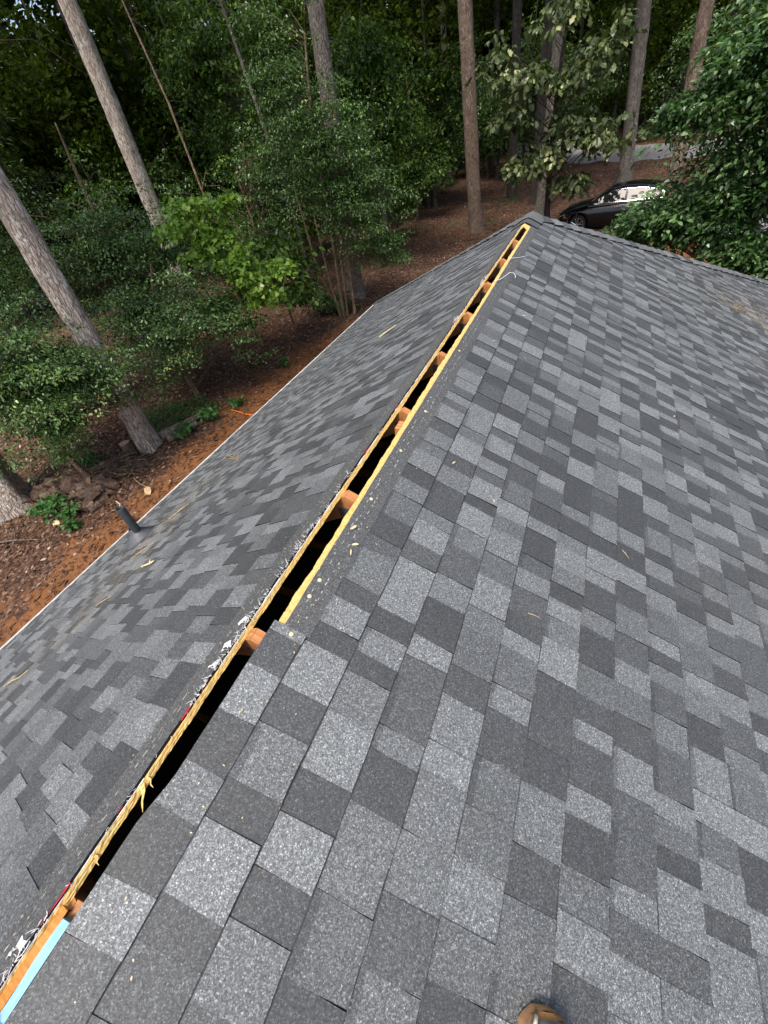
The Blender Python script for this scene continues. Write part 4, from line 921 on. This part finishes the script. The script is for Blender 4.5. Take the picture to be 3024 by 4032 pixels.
# the wood beyond, one mass
rg = np.random.default_rng(99); n_ = 2600; az = np.radians(rg.uniform(-75, 35, n_)); r = rg.uniform(50, 70, n_)
C_ = np.stack([.7 + r * np.sin(az), -.3 + r * np.cos(az), 0 * r], -1); C_[:, 2] = terr(C_[:, 0], C_[:, 1]) + rg.uniform(0, 24, n_)
P, D, Nn = spray_leaves(rg, C_, rg.uniform(1.6, 3.0, n_), 60, .6, .6, .4, .3, 1.0)
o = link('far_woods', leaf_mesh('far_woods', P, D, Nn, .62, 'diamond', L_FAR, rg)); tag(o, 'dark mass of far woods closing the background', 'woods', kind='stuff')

# ------------------------------------------------------------------ forest floor litter
LITTER = leaf_mat('dead_leaf', [(0, (.05, .024, .014)), (.45, (.12, .062, .036)), (.7, (.19, .11, .066)), (.9, (.36, .25, .16)), (1, (.62, .52, .38))], .7, .08, .3)
def scatter(rg, n_, x0, x1, y0, y1): return rg.uniform(x0, x1, n_), rg.uniform(y0, y1, n_)
rg = np.random.default_rng(5)
xs, ys = scatter(rg, 62000, -18, 4, -1, 34); xs2, ys2 = scatter(rg, 16000, -12, -5.5, 1, 12); xs = np.concatenate([xs, xs2]); ys = np.concatenate([ys, ys2])
dd = np.hypot(np.maximum(np.abs(xs) - 3.8, 0), np.maximum(ys - 9, 0)); keep = (dd > 2.9 + 1.7 * rg.random(len(xs)) ** 2) | (rg.random(len(xs)) < .012); keep &= dd > .3
xs, ys = xs[keep], ys[keep]; n_ = len(xs); P = np.stack([xs, ys, terr(xs, ys) + bumps(xs, ys) + rg.uniform(.004, .02, n_)], -1)
D = np.stack([rg.normal(size=n_), rg.normal(size=n_), rg.normal(0, .15, n_)], -1); Nn = np.stack([rg.normal(0, .3, n_), rg.normal(0, .3, n_), np.ones(n_)], -1)
o = link('leaf_litter', leaf_mesh('leaf_litter', P, D, Nn, .085, 'oval', LITTER, rg)); tag(o, 'brown dead leaves covering the forest floor', 'leaf litter', kind='stuff')
STRAW = leaf_mat('pine_straw', [(0, (.09, .034, .014)), (.5, (.185, .080, .031)), (.85, (.29, .15, .068)), (1, (.50, .36, .21))], .7, .1, .3)
xs, ys = scatter(rg, 26000, -8.2, -3.9, -1, 14); dd = np.hypot(np.maximum(np.abs(xs) - 3.8, 0), np.maximum(ys - 9, 0)); keep = dd < 3.6 * (.55 + .45 * rg.random(len(xs))); xs, ys = xs[keep], ys[keep]
x3, y3 = scatter(rg, 9000, -4, 5.5, 9.2, 13.2); xs = np.concatenate([xs, x3]); ys = np.concatenate([ys, y3]); n_ = len(xs)
P = np.stack([xs, ys, terr(xs, ys) + bumps(xs, ys) + rg.uniform(.004, .02, n_)], -1); D = np.stack([rg.normal(size=n_), rg.normal(size=n_), rg.normal(0, .1, n_)], -1); Nn = np.stack([rg.normal(0, .3, n_), rg.normal(0, .3, n_), np.ones(n_)], -1)
o = link('pine_straw', leaf_mesh('pine_straw', P, D, Nn, .17, 'needle', STRAW, rg)); tag(o, 'orange pine straw spread along the house', 'pine straw', kind='stuff')

# ------------------------------------------------------------------ yard things left of the house
def gz(x, y): return float(terr(x, y)) + float(bumps(x, y))
END = simple('sawn_wood_end', (.36, .22, .13), .85, nz=40, var=.35)
OLDEND = simple('weathered_wood_end', (.40, .25, .16), .9, nz=30, var=.5)
LOGBARK = bark_mat('firewood_bark', (.06, .036, .024), (.17, .105, .07), (.30, .21, .15), 12)
def split_log(seed, l=.24):
    r_ = random.Random(seed); n = r_.choice((5, 6, 7)); R0 = r_.uniform(.065, .10); a0 = r_.uniform(0, 6.3); arc = r_.choice((2.2, 3.1, 6.28))
    pr = []
    if arc > 6: pr = [(R0 * math.cos(2 * math.pi * k / 9) * r_.uniform(.9, 1.08), R0 * math.sin(2 * math.pi * k / 9) * r_.uniform(.9, 1.08)) for k in range(9)]
    else: pr = [(r_.uniform(-.01, .01), -R0 * .15)] + [(R0 * 1.35 * math.cos(a0 * 0 + arc * k / n + (math.pi - arc) / 2), R0 * 1.35 * math.sin(arc * k / n + (math.pi - arc) / 2) - R0 * .3) for k in range(n + 1)]
    m_ = len(pr); mb = MB(); V = [(x * (1 + .05 * math.sin(i)), -l / 2, z) for i, (x, z) in enumerate(pr)] + [(x, l / 2 + r_.uniform(-.01, .01), z) for x, z in pr]
    mb.add(V, [(k, (k + 1) % m_, m_ + (k + 1) % m_, m_ + k) for k in range(m_)], 0); mb.add(V, [tuple(range(m_))[::-1], tuple(range(m_, 2 * m_))], 1)
    return mb
logm = [split_log(i).mesh('firewood_log', [LOGBARK, END if i % 4 == 0 else OLDEND]) for i in range(9)]
ux, uy = .975, .22        # along the heap
cnt = 0
for layer, (nn_, dz) in enumerate(((11, .06), (9, .15))):
    for row in range(4 - layer):
        for i in range(nn_):
            f = (i + .5 + R_.uniform(-.25, .25)) / nn_ - .5; f *= (1 - .12 * layer)
            x = -9.15 + ux * f * 2.1 + .22 * (row - .3) * .2 + R_.uniform(-.03, .03); y = 2.98 + uy * f * 2.1 + .22 - .21 * row + R_.uniform(-.05, .05)
            o = link('firewood_log', logm[R_.randrange(9)]); o.location = (x, y, gz(x, y) + dz + R_.uniform(-.02, .02)); o.rotation_euler = (R_.uniform(-.5, .5), R_.uniform(0, 6.3), rad(-70) + R_.uniform(-.6, .6)); cnt += 1
            tag(o, 'weathered split log in the low firewood heap beside the massive trunk base', 'firewood', 'firewood heap')
for i, (x, y) in enumerate(((-8.35, 2.75), (-8.1, 3.2), (-8.62, 2.55), (-9.9, 2.45))):
    o = link('firewood_log', logm[i * 2]); o.location = (x, y, gz(x, y) + .07); o.rotation_euler = (0, R_.uniform(0, 6.3), R_.uniform(0, 3)); tag(o, 'weathered split log rolled off onto the ground around the firewood heap', 'firewood', 'loose firewood')
mb = MB(); r_ = random.Random(4)
for i in range(210):
    a, rr = r_.uniform(0, 6.3), math.sqrt(r_.random()); x, y = -8.58 + .62 * rr * math.cos(a) * .95, 3.95 + .42 * rr * math.sin(a) + .3 * .62 * rr * math.cos(a)
    z = gz(x, y) + .02 + .26 * (1 - rr * rr) * r_.random(); an = r_.gauss(.6, .6); l = r_.uniform(.12, .38); d = Vector((math.cos(an), math.sin(an), r_.gauss(0, .18))) * l; c = Vector((x, y, z)) - Vector((-8.58, 3.95, gz(-8.58, 3.95)))
    mb.tube([c - d, c + Vector((0, 0, .02)), c + d], [r_.uniform(.006, .015)] * 3, 5, r_.randrange(3) % 2)
bp = empty('brush_pile', (-8.58, 3.95, gz(-8.58, 3.95))); o = mb.build('stick_heap', [LOGBARK, BARK_SAP], bp); o['kind'] = 'stuff'; tag(bp, 'low heap of grey brown cut sticks beside the stump', 'brush pile')
st = empty('tree_stump', (-8.78, 4.47, gz(-8.78, 4.47) - .03))
mb = MB(); lathe(mb, Vector((0, 0, 0)), Vector((0, 0, 1)), [(.15, 0), (.125, .08), (.115, .2), (.118, .34)], 16); o = mb.build('bark', LOGBARK if False else BARK_SAP, st, True)
mb = MB(); V = [(.118 * math.cos(k * .3927), .118 * math.sin(k * .3927), .34) for k in range(16)]; V2 = [(.108 * math.cos(k * .3927), .108 * math.sin(k * .3927), .347) for k in range(16)]
mb.add(V + V2, [tuple(range(16, 32))] + [(k, (k + 1) % 16, 16 + (k + 1) % 16, 16 + k) for k in range(16)]); mb.build('cut_face', simple('fresh_cut_wood', (.55, .36, .22), .8, nz=60), st)
tag(st, 'small cut stump with pale sawn top beside the nearest pine', 'stump')
ROT = bark_mat('rotten_log', (.12, .085, .06), (.27, .20, .145), (.42, .34, .26), 9)
def fallen(name, label, pts, r, mat_, cat='log', n=12):
    b = Vector((pts[0][0], pts[0][1], gz(*pts[0][:2]))); P = [Vector((x, y, gz(x, y) + dz)) - b for x, y, dz in pts]; mb = MB(); mb.tube(P, r, n, wob=.14); o = mb.build(name, mat_, None, False); o.location = b; return tag(o, label, cat)
fallen('rotting_log', 'longer rotting log lying right of the nearest pine', [(-8.25, 5.05, .10), (-8.12, 5.4, .10), (-7.95, 5.85, .10), (-7.80, 6.3, .09)], [.10, .10, .085, .05], ROT)
fallen('rotting_log', 'shorter rotting log lying against the longer one', [(-8.0, 5.0, .09), (-7.86, 5.35, .09), (-7.7, 5.75, .08)], [.085, .09, .06], ROT)
fallen('fallen_branch', 'thin pale branch pointing at the sawn block', [(-7.95, 3.75, .03), (-7.6, 3.62, .05), (-7.28, 3.55, .06)], [.012, .012, .008], TWIG, 'branch', 6)
fallen('fallen_branch', 'bare forked branch lying at the left edge below the massive trunk', [(-9.7, 1.35, .05), (-9.1, 1.55, .12), (-8.6, 1.75, .05)], [.02, .016, .008], ROT, 'branch', 6)
fallen('fallen_branch', 'second bare branch crossing at the left edge below the massive trunk', [(-9.4, 1.75, .05), (-9.0, 1.5, .1), (-8.9, 1.15, .04)], [.014, .012, .006], ROT, 'branch', 6)
fallen('fallen_branch', 'short curved pale twig between firewood and eave', [(-7.75, 3.05, .03), (-7.5, 2.98, .08), (-7.35, 2.8, .03)], [.010, .010, .006], CHIP, 'branch', 6)
fallen('fallen_branch', 'long dark branch lying on the leaf floor left of the brown pine', [(-6.2, 28.6, .04), (-5.4, 29.2, .1), (-4.6, 29.5, .05)], [.03, .025, .012], BARK_DARK, 'branch', 6)
mb = MB(); r_ = random.Random(8); V = []
for z in (0, .17):
    for k in range(7): V.append((.11 * math.cos(k * .9) * r_.uniform(.8, 1.15), .13 * math.sin(k * .9) * r_.uniform(.8, 1.15), z + r_.uniform(-.01, .02)))
mb.add(V, [tuple(range(6, -1, -1)), tuple(range(7, 14))] + [(k, (k + 1) % 7, 7 + (k + 1) % 7, 7 + k) for k in range(7)]); o = mb.build('wood_block', simple('pale_sawn_block', (.50, .34, .19), .85, nz=25)); o.location = (-7.19, 3.53, gz(-7.19, 3.53)); o.scale = (.75, .75, .75); o.rotation_euler = (.9, .3, .4); tag(o, 'pale sawn wood block lying alone near the eave', 'wood block')
for (x, y, lab) in ((-8.62, 2.2, 'pale broken stone or chunk left of the small weed'), (-8.15, 2.28, 'brightest pale chunk lying beside the small weed')):
    mb = MB(); r_ = random.Random(int(x * 100)); V = []
    for z, q_ in ((0, 1), (.05, .9), (.07, .5)):
        for k in range(7): V.append((.13 * q_ * math.cos(k * .9) * r_.uniform(.7, 1.2), .07 * q_ * math.sin(k * .9) * r_.uniform(.7, 1.2), z))
    mb.add(V, [tuple(range(14, 21))] + [(j * 7 + k, j * 7 + (k + 1) % 7, j * 7 + 7 + (k + 1) % 7, j * 7 + 7 + k) for j in range(2) for k in range(7)]); o = mb.build('pale_chunk', CHIP); o.location = (x, y, gz(x, y)); tag(o, lab, 'chunk')
CORD = simple('orange_cord', (.75, .17, .02), .5, nz=30)
fallen('extension_cord', 'bright orange cord lying on the pine straw by the eave', [(-7.28, 6.57, .03), (-7.0, 6.5, .03), (-6.7, 6.42, .03), (-6.2, 6.41, .03), (-5.6, 6.5, .03), (-4.6, 6.9, .03), (-3.95, 7.0, .3)], [.016] * 7, CORD, 'cord', 6)
def weed(x, y, r, h, n_, label, seed, size=.11, mat_=None):
    rg = np.random.default_rng(seed); o = empty('weed', (x, y, gz(x, y))); mb = MB(); tips = []
    for i in range(n_):
        a = rg.uniform(0, 6.3); q_ = r * math.sqrt(rg.random()); t = Vector((q_ * math.cos(a), q_ * math.sin(a), h * rg.uniform(.4, 1))); mb.tube([Vector((t.x * .2, t.y * .2, 0)), t * .6, t], [.004, .003, .002], 4, cap=False); tips.append(t)
    mb.build('stem', BARK_SAP, o)
    C_ = np.array([tuple(t) for t in tips]); P, D, Nn = spray_leaves(rg, C_, np.full(n_, r * .33), 9, size, .5, .3); c = link('foliage', leaf_mesh('foliage', P, D, Nn, size, 'oval', mat_ or L_WEED, rg)); c.parent = o
    tag(o, label, 'weed')
weed(-8.94, 2.42, .30, .32, 26, 'bushy green weed growing against the firewood heap', 301)
weed(-8.45, 2.5, .18, .2, 12, 'smaller green weed right of the bushy one at the firewood', 302)
weed(-8.05, 2.2, .13, .22, 10, 'lone small weed between the massive trunk and the eave', 303)
weed(-7.6, 6.1, .26, .26, 20, 'green weed at the far end of the rotting logs', 304)
weed(-7.78, 5.35, .22, .24, 16, 'green weed hanging over the shorter rotting log', 305)
weed(-7.25, 6.75, .18, .2, 12, 'green weed beside the end of the orange cord', 306)
weed(-9.55, 3.9, .2, .25, 14, 'dim green weed in shade behind the leftmost holly stem', 307)
weed(-7.1, 9.0, .15, .2, 8, 'tiny green sprig on the leaf litter below the maple', 308)
rg = np.random.default_rng(61); n_ = 2300; a = rg.uniform(0, 6.3, n_); q_ = np.sqrt(rg.random(n_)) * (1 + .25 * np.sin(3 * a) + .2 * np.sin(5 * a + 1)); xs = -8.85 + 1.0 * q_ * np.cos(a); ys = 6.0 + .85 * q_ * np.sin(a) + .25 * q_ * np.cos(a)
P = np.stack([xs, ys, terr(xs, ys) + bumps(xs, ys) + rg.uniform(.01, .16, n_)], -1); D = rg.normal(size=(n_, 3)) * [1, 1, .3]; Nn = rg.normal(size=(n_, 3)) * .5 + [0, 0, 1]
o = link('ground_cover', leaf_mesh('ground_cover', P, D, Nn, .055, 'oval', L_WEED, rg)); tag(o, 'low green ground cover between the nearest pine and the rotting logs', 'ground cover', kind='stuff')

# ------------------------------------------------------------------ parked car
PAINT = simple('black_car_paint', (.004, .004, .005), .2, .4, nz=3); PAINT.node_tree.nodes['Principled BSDF'].inputs['Coat Weight'].default_value = .25; PAINT.node_tree.nodes['Principled BSDF'].inputs['Coat Roughness'].default_value = .04
GLASS = simple('dark_car_glass', (.02, .022, .024), .03, 1.0, nz=3); GLASS.node_tree.nodes['Principled BSDF'].inputs['IOR'].default_value = 1.75
CHROME = simple('chrome_trim', (.75, .75, .76), .12, .5, 1.0, nz=3, var=.05); TYRE = simple('tyre_rubber', (.012, .012, .012), .85, nz=30); ALLOY = simple('silver_alloy', (.62, .63, .64), .25, .5, .9, nz=5, var=.06)
AMBER = simple('amber_lamp', (.55, .12, .02), .2, nz=5); LAMP = simple('clear_lamp', (.55, .57, .6), .08, .8, nz=5); DARKIN = simple('wheel_well', (.006, .006, .006), .9, nz=5)
car = empty('parked_car', (0, 0, 0)); WR = .345; XF, XR = 1.47, -1.47
def car_part(name, mb, mat_, smooth=False, parent=None): return mb.build(name, mat_, parent or car, smooth)
def top_z(x): return float(np.interp(x, [-2.5, -2.4, -2.0, -1.55, -1.2, .75, 1.1, 1.7, 2.08, 2.22, 2.3], [.72, .90, 1.0, 1.03, .99, .96, .985, .91, .82, .72, .60]))
def half_w(x): return float(np.interp(x, [-2.5, -2.4, -2.1, -1.5, 0, 1.5, 1.98, 2.2, 2.3], [.66, .80, .89, .935, .94, .935, .88, .77, .60]))
def low_z(x):
    z = .20 if abs(x) < 2.2 else .20 + (abs(x) - 2.2) * .45
    for xw in (XF, XR):
        d = abs(x - xw); A = WR + .055
        if d < A: z = max(z, WR + math.sqrt(A * A - d * d))
    return z
xs_ = np.unique(np.concatenate([np.linspace(-2.5, 2.3, 91), XF + np.linspace(-.4, .4, 17), XR + np.linspace(-.4, .4, 17)]))
mb = MB(); V = []; prof_n = 0
for x in xs_:
    w_, zt, zl = half_w(x), top_z(x), low_z(x); zs = max(zl + .03, .55); zsh = min(zt - .03, .86)
    ring = [(w_ * .93, zl), (w_ * .985, zl + (zs - zl) * .4), (w_, max(zs, zl + .04)), (w_ * .985, (zs + zsh) / 2 if zsh > zs else zs + .05), (w_ * .955, max(zsh, zs + .06)), (w_ * .86, max(zt - .005, zs + .09)), (w_ * .45, max(zt + .02, zs + .1)), (0, max(zt + .028, zs + .1))]
    full = [(-y, z) for y, z in ring] + [(y, z) for y, z in ring[-2::-1]]; prof_n = len(full); V += [(x, y, z) for y, z in full]
k_ = prof_n; F = [(i * k_ + j, (i + 1) * k_ + j, (i + 1) * k_ + j + 1, i * k_ + j + 1) for i in range(len(xs_) - 1) for j in range(k_ - 1)]
F += [tuple(range(k_)), tuple(range(len(xs_) * k_ - 1, len(xs_) * k_ - k_ - 1, -1))]
mb.add(V, F); body = car_part('body', mb, PAINT, True)
roofx = [-1.78, -1.45, -1.05, -.6, 0, .35, .7, 1.12]; roofz = [1.02, 1.20, 1.36, 1.43, 1.45, 1.41, 1.25, .99]
mb = MB(); V = []
for x in np.linspace(-1.78, 1.12, 34):
    zr = float(np.interp(x, roofx, roofz)); zb_ = .95; wb = half_w(x) * .945; t = max(0, (zr - zb_) / .5); wr = wb - .26 * min(t, 1)
    ring = [(wb, zb_ - .02), (wb - .02 * t, zb_ + (zr - zb_) * .1), (wr + .03 * t, zb_ + (zr - zb_) * .82), (wr - .04 * t, zb_ + (zr - zb_) * .95), (wr * .5, zr + .01 * t), (0, zr + .02 * t)]
    full = [(-y, z) for y, z in ring] + [(y, z) for y, z in ring[-2::-1]]; V += [(x, y, z) for y, z in full]
k_ = 11; F = [(i * k_ + j, (i + 1) * k_ + j, (i + 1) * k_ + j + 1, i * k_ + j + 1) for i in range(33) for j in range(10)]; mb.add(V, F); car_part('cabin_roof', mb, PAINT, True)
def side_pt(x, f, sgn, out_=.006):
    zr = float(np.interp(x, roofx, roofz)); zb_ = .95; wb = half_w(x) * .945; t = max(0, (zr - zb_) / .5); wr = wb - .26 * min(t, 1)
    a = (wb - .02 * t, zb_ + (zr - zb_) * .1); c = (wr + .03 * t, zb_ + (zr - zb_) * .82); return (x, sgn * (a[0] * (1 - f) + c[0] * f + out_), a[1] * (1 - f) + c[1] * f + out_ * .5)
for sgn in (1, -1):
    for x0, x1 in ((-.16, .93), (-1.12, -.24), (-1.5, -1.18)):
        mb = MB(); V = []; n_ = 10
        for i in range(n_ + 1):
            x = x0 + (x1 - x0) * i / n_; V += [side_pt(x, .06, sgn), side_pt(x, .93, sgn)]
        mb.add(V, [(2 * i, 2 * i + 2, 2 * i + 3, 2 * i + 1) if sgn < 0 else (2 * i + 1, 2 * i + 3, 2 * i + 2, 2 * i) for i in range(n_)]); car_part('side_window', mb, GLASS, True)
    mb = MB(); mb.tube([side_pt(x, -.02, sgn, .012) for x in np.linspace(-1.55, 1.02, 14)], [.010] * 14, 5); mb.tube([side_pt(x, .99, sgn, .012) for x in np.linspace(-1.55, 1.02, 14)], [.008] * 14, 5); car_part('window_trim', mb, CHROME)
    mb = MB(); mb.tube([(x, sgn * (half_w(x) + .004), .70 + .03 * (x < 0)) for x in np.linspace(-1.0, 1.0, 8)], [.006] * 8, 4); car_part('door_moulding', mb, PAINT)
    mb = MB(); lathe(mb, Vector((.78, sgn * 1.02, 1.02)), Vector((1, 0, 0)), [(.0, -.08), (.055, -.07), (.075, -.02), (.06, .06), (.0, .10)], 10); car_part('mirror', mb, PAINT, True)
    for hx in (.05, -.95): mb = MB(); mb.box((hx, sgn * (half_w(hx) * .985 + .012), .84), (.2, .025, .03)); car_part('door_handle', mb, CHROME)
    mb = MB(); V = [(1.98, sgn * (half_w(1.98) * .97 + .004), .76), (2.2, sgn * (half_w(2.2) * .97 + .012), .70), (2.22, sgn * (half_w(2.22) * .97 + .012), .60), (2.02, sgn * (half_w(2.02) * .985 + .008), .65)]; V += [(x, y - sgn * .05, z) for x, y, z in V]
    mb.add(V, [(0, 1, 2, 3), (7, 6, 5, 4), (0, 4, 5, 1), (1, 5, 6, 2), (2, 6, 7, 3), (3, 7, 4, 0)]); car_part('headlight', mb, LAMP)
    mb = MB(); V = [(1.90, sgn * (half_w(1.90) + .006), .66), (2.04, sgn * (half_w(2.04) + .006), .68), (2.04, sgn * (half_w(2.04) + .006), .62), (1.90, sgn * (half_w(1.90) + .006), .62)]; V += [(x, y - sgn * .03, z) for x, y, z in V]
    mb.add(V, [(0, 1, 2, 3), (7, 6, 5, 4), (0, 4, 5, 1), (1, 5, 6, 2), (2, 6, 7, 3), (3, 7, 4, 0)]); car_part('side_marker', mb, AMBER)
def end_glass(x0, x1, z0, z1, w0, w1, name):
    mb = MB(); V = []
    for f in np.linspace(0, 1, 6):
        x = x0 + (x1 - x0) * f; z = float(np.interp(x, roofx, roofz)) + .022; w_ = w0 + (w1 - w0) * f
        V += [(x, y * w_, z - .03 * abs(y) ** 2) for y in (-1, -.5, 0, .5, 1)]
    mb.add(V, [(i * 5 + j, i * 5 + j + 1, (i + 1) * 5 + j + 1, (i + 1) * 5 + j) for i in range(5) for j in range(4)]); car_part(name, mb, GLASS, True)
end_glass(1.05, .42, 1, 1.4, .72, .56, 'windscreen'); end_glass(-1.68, -1.12, 1, 1.35, .66, .54, 'rear_window')
for xw in (XF, XR):
    for sgn in (1, -1):
        wl = empty('wheel', (xw, sgn * .83, WR), car)
        mb = MB(); lathe(mb, Vector((0, 0, 0)), Vector((0, sgn, 0)), [(.255, -.10), (.33, -.11), (.345, -.06), (.345, .06), (.33, .10), (.262, .105)], 32); o = mb.build('tyre', TYRE, wl, True)
        mb = MB(); lathe(mb, Vector((0, 0, 0)), Vector((0, sgn, 0)), [(.262, .10), (.255, .112), (.240, .105), (.232, .04), (.232, -.09)], 32); lathe(mb, Vector((0, 0, 0)), Vector((0, sgn, 0)), [(.0, .105), (.045, .103), (.06, .085), (.06, .04)], 16)
        for j in range(10):
            an = 2 * math.pi * (j // 2) / 5 + (.16 if j % 2 else -.16) + .3; a2 = 2 * math.pi * (j // 2) / 5 + (.24 if j % 2 else -.24) + .3
            mb.tube([(math.cos(an) * .05, sgn * .088, math.sin(an) * .05), (math.cos(a2) * .15, sgn * .098, math.sin(a2) * .15), (math.cos(a2) * .245, sgn * .10, math.sin(a2) * .245)], [.022, .018, .020], 5)
        mb.build('rim', ALLOY, wl, False)
        mb = MB(); lathe(mb, Vector((0, 0, 0)), Vector((0, sgn, 0)), [(.0, .0), (.30, .0)], 20); mb.build('wheel_well', DARKIN, wl)
mb = MB(); mb.box((2.26, 0, .64), (.06, .8, .16)); car_part('grille', mb, DARKIN)
SCAR = 1.0; car.scale = (SCAR,) * 3; car.rotation_euler = (0, rad(1.5), rad(173)); car.location = (1.4, 22.3, gz(1.0, 22.2) - .06)
tag(car, 'glossy black sedan parked beyond the roof behind the leaves', 'car')

# ------------------------------------------------------------------ photographer's boot
UPPER = simple('taupe_suede', (.15, .135, .115), .9, .3, nz=45, var=.3); TOE = simple('tan_toe_rand', (.30, .145, .04), .6, nz=60, var=.35); PIPING = simple('cream_stitching', (.80, .72, .52), .8, nz=60, var=.1); SOLE = simple('brown_rubber_sole', (.22, .12, .055), .8, nz=40)
bx = [0, .006, .015, .045, .075, .11, .15, .19, .23, .265, .285, .295]; bw = [.014, .034, .044, .052, .054, .055, .049, .042, .041, .040, .031, .012]; bh = [.034, .050, .063, .073, .078, .088, .112, .150, .168, .170, .166, .155]
boot = empty('work_boot', (0, 0, 0))
def boot_sec(i, k, n=12, grow=0, cut=None):
    an = math.pi * k / n; w_ = bw[i] + grow; h = bh[i] + grow; y = math.cos(an); z = math.sin(an)
    return (-bx[i] + (grow * 1.5 if i < 2 else 0), w_ * math.copysign(abs(y) ** .75, y), .026 + (h - .026) * (z ** .8 if z > 0 else 0))
n_ = 12; mb = MB(); V = [boot_sec(i, k) for i in range(len(bx)) for k in range(n_ + 1)]
mb.add(V, [(i * 13 + k, i * 13 + k + 1, (i + 1) * 13 + k + 1, (i + 1) * 13 + k) for i in range(len(bx) - 1) for k in range(n_)] + [tuple(range(13))]); mb.build('upper', UPPER, boot, True)
mb = MB(); V = [boot_sec(i, k, 12, .0025) for i in range(4) for k in range(n_ + 1)]
mb.add(V, [(i * 13 + k, i * 13 + k + 1, (i + 1) * 13 + k + 1, (i + 1) * 13 + k) for i in range(1) for k in range(n_)] + [tuple(range(13))]); mb.build('toe_rand', TOE, boot, True)
mb = MB(); out_ = [( -x, w_ + .005) for x, w_ in zip(bx, bw)]; out_ = [(x + (.006 if i == 0 else 0), w_) for i, (x, w_) in enumerate(out_)]; ring = [(x, w_) for x, w_ in out_] + [(x, -w_) for x, w_ in out_[::-1]]; m_ = len(ring)
V = [(x, y, 0) for x, y in ring] + [(x, y, .031) for x, y in ring]; h_ = m_ // 2
mb.add(V, [(k, (k + 1) % m_, m_ + (k + 1) % m_, m_ + k) for k in range(m_)] + [(b0 + k, b0 + k + 1, b0 + m_ - 2 - k, b0 + m_ - 1 - k) for b0 in (0, m_) for k in range(h_ - 1)]); mb.build('sole', SOLE, boot, True)
for kk in (2, 3):
    mb = MB(); mb.tube([Vector(boot_sec(i, kk, 12, .003)) for i in range(2 if kk == 3 else 1, 9)], [.0045] * (7 if kk == 3 else 8), 6); mb.build('piping', PIPING, boot, True)
dvec = (Vector((CT, 0, -ST)) * -.25 + Vector((0, 1, 0)) * .97).normalized(); nv = Vector((ST, 0, CT)); yv = nv.cross(dvec)
mt4 = Matrix((dvec, yv, nv)).transposed().to_4x4(); mt4.translation = RP(1, .975, -.404, .012); boot.matrix_world = mt4
tag(boot, 'toe of a taupe work boot with tan toe cap at the bottom edge', 'boot')
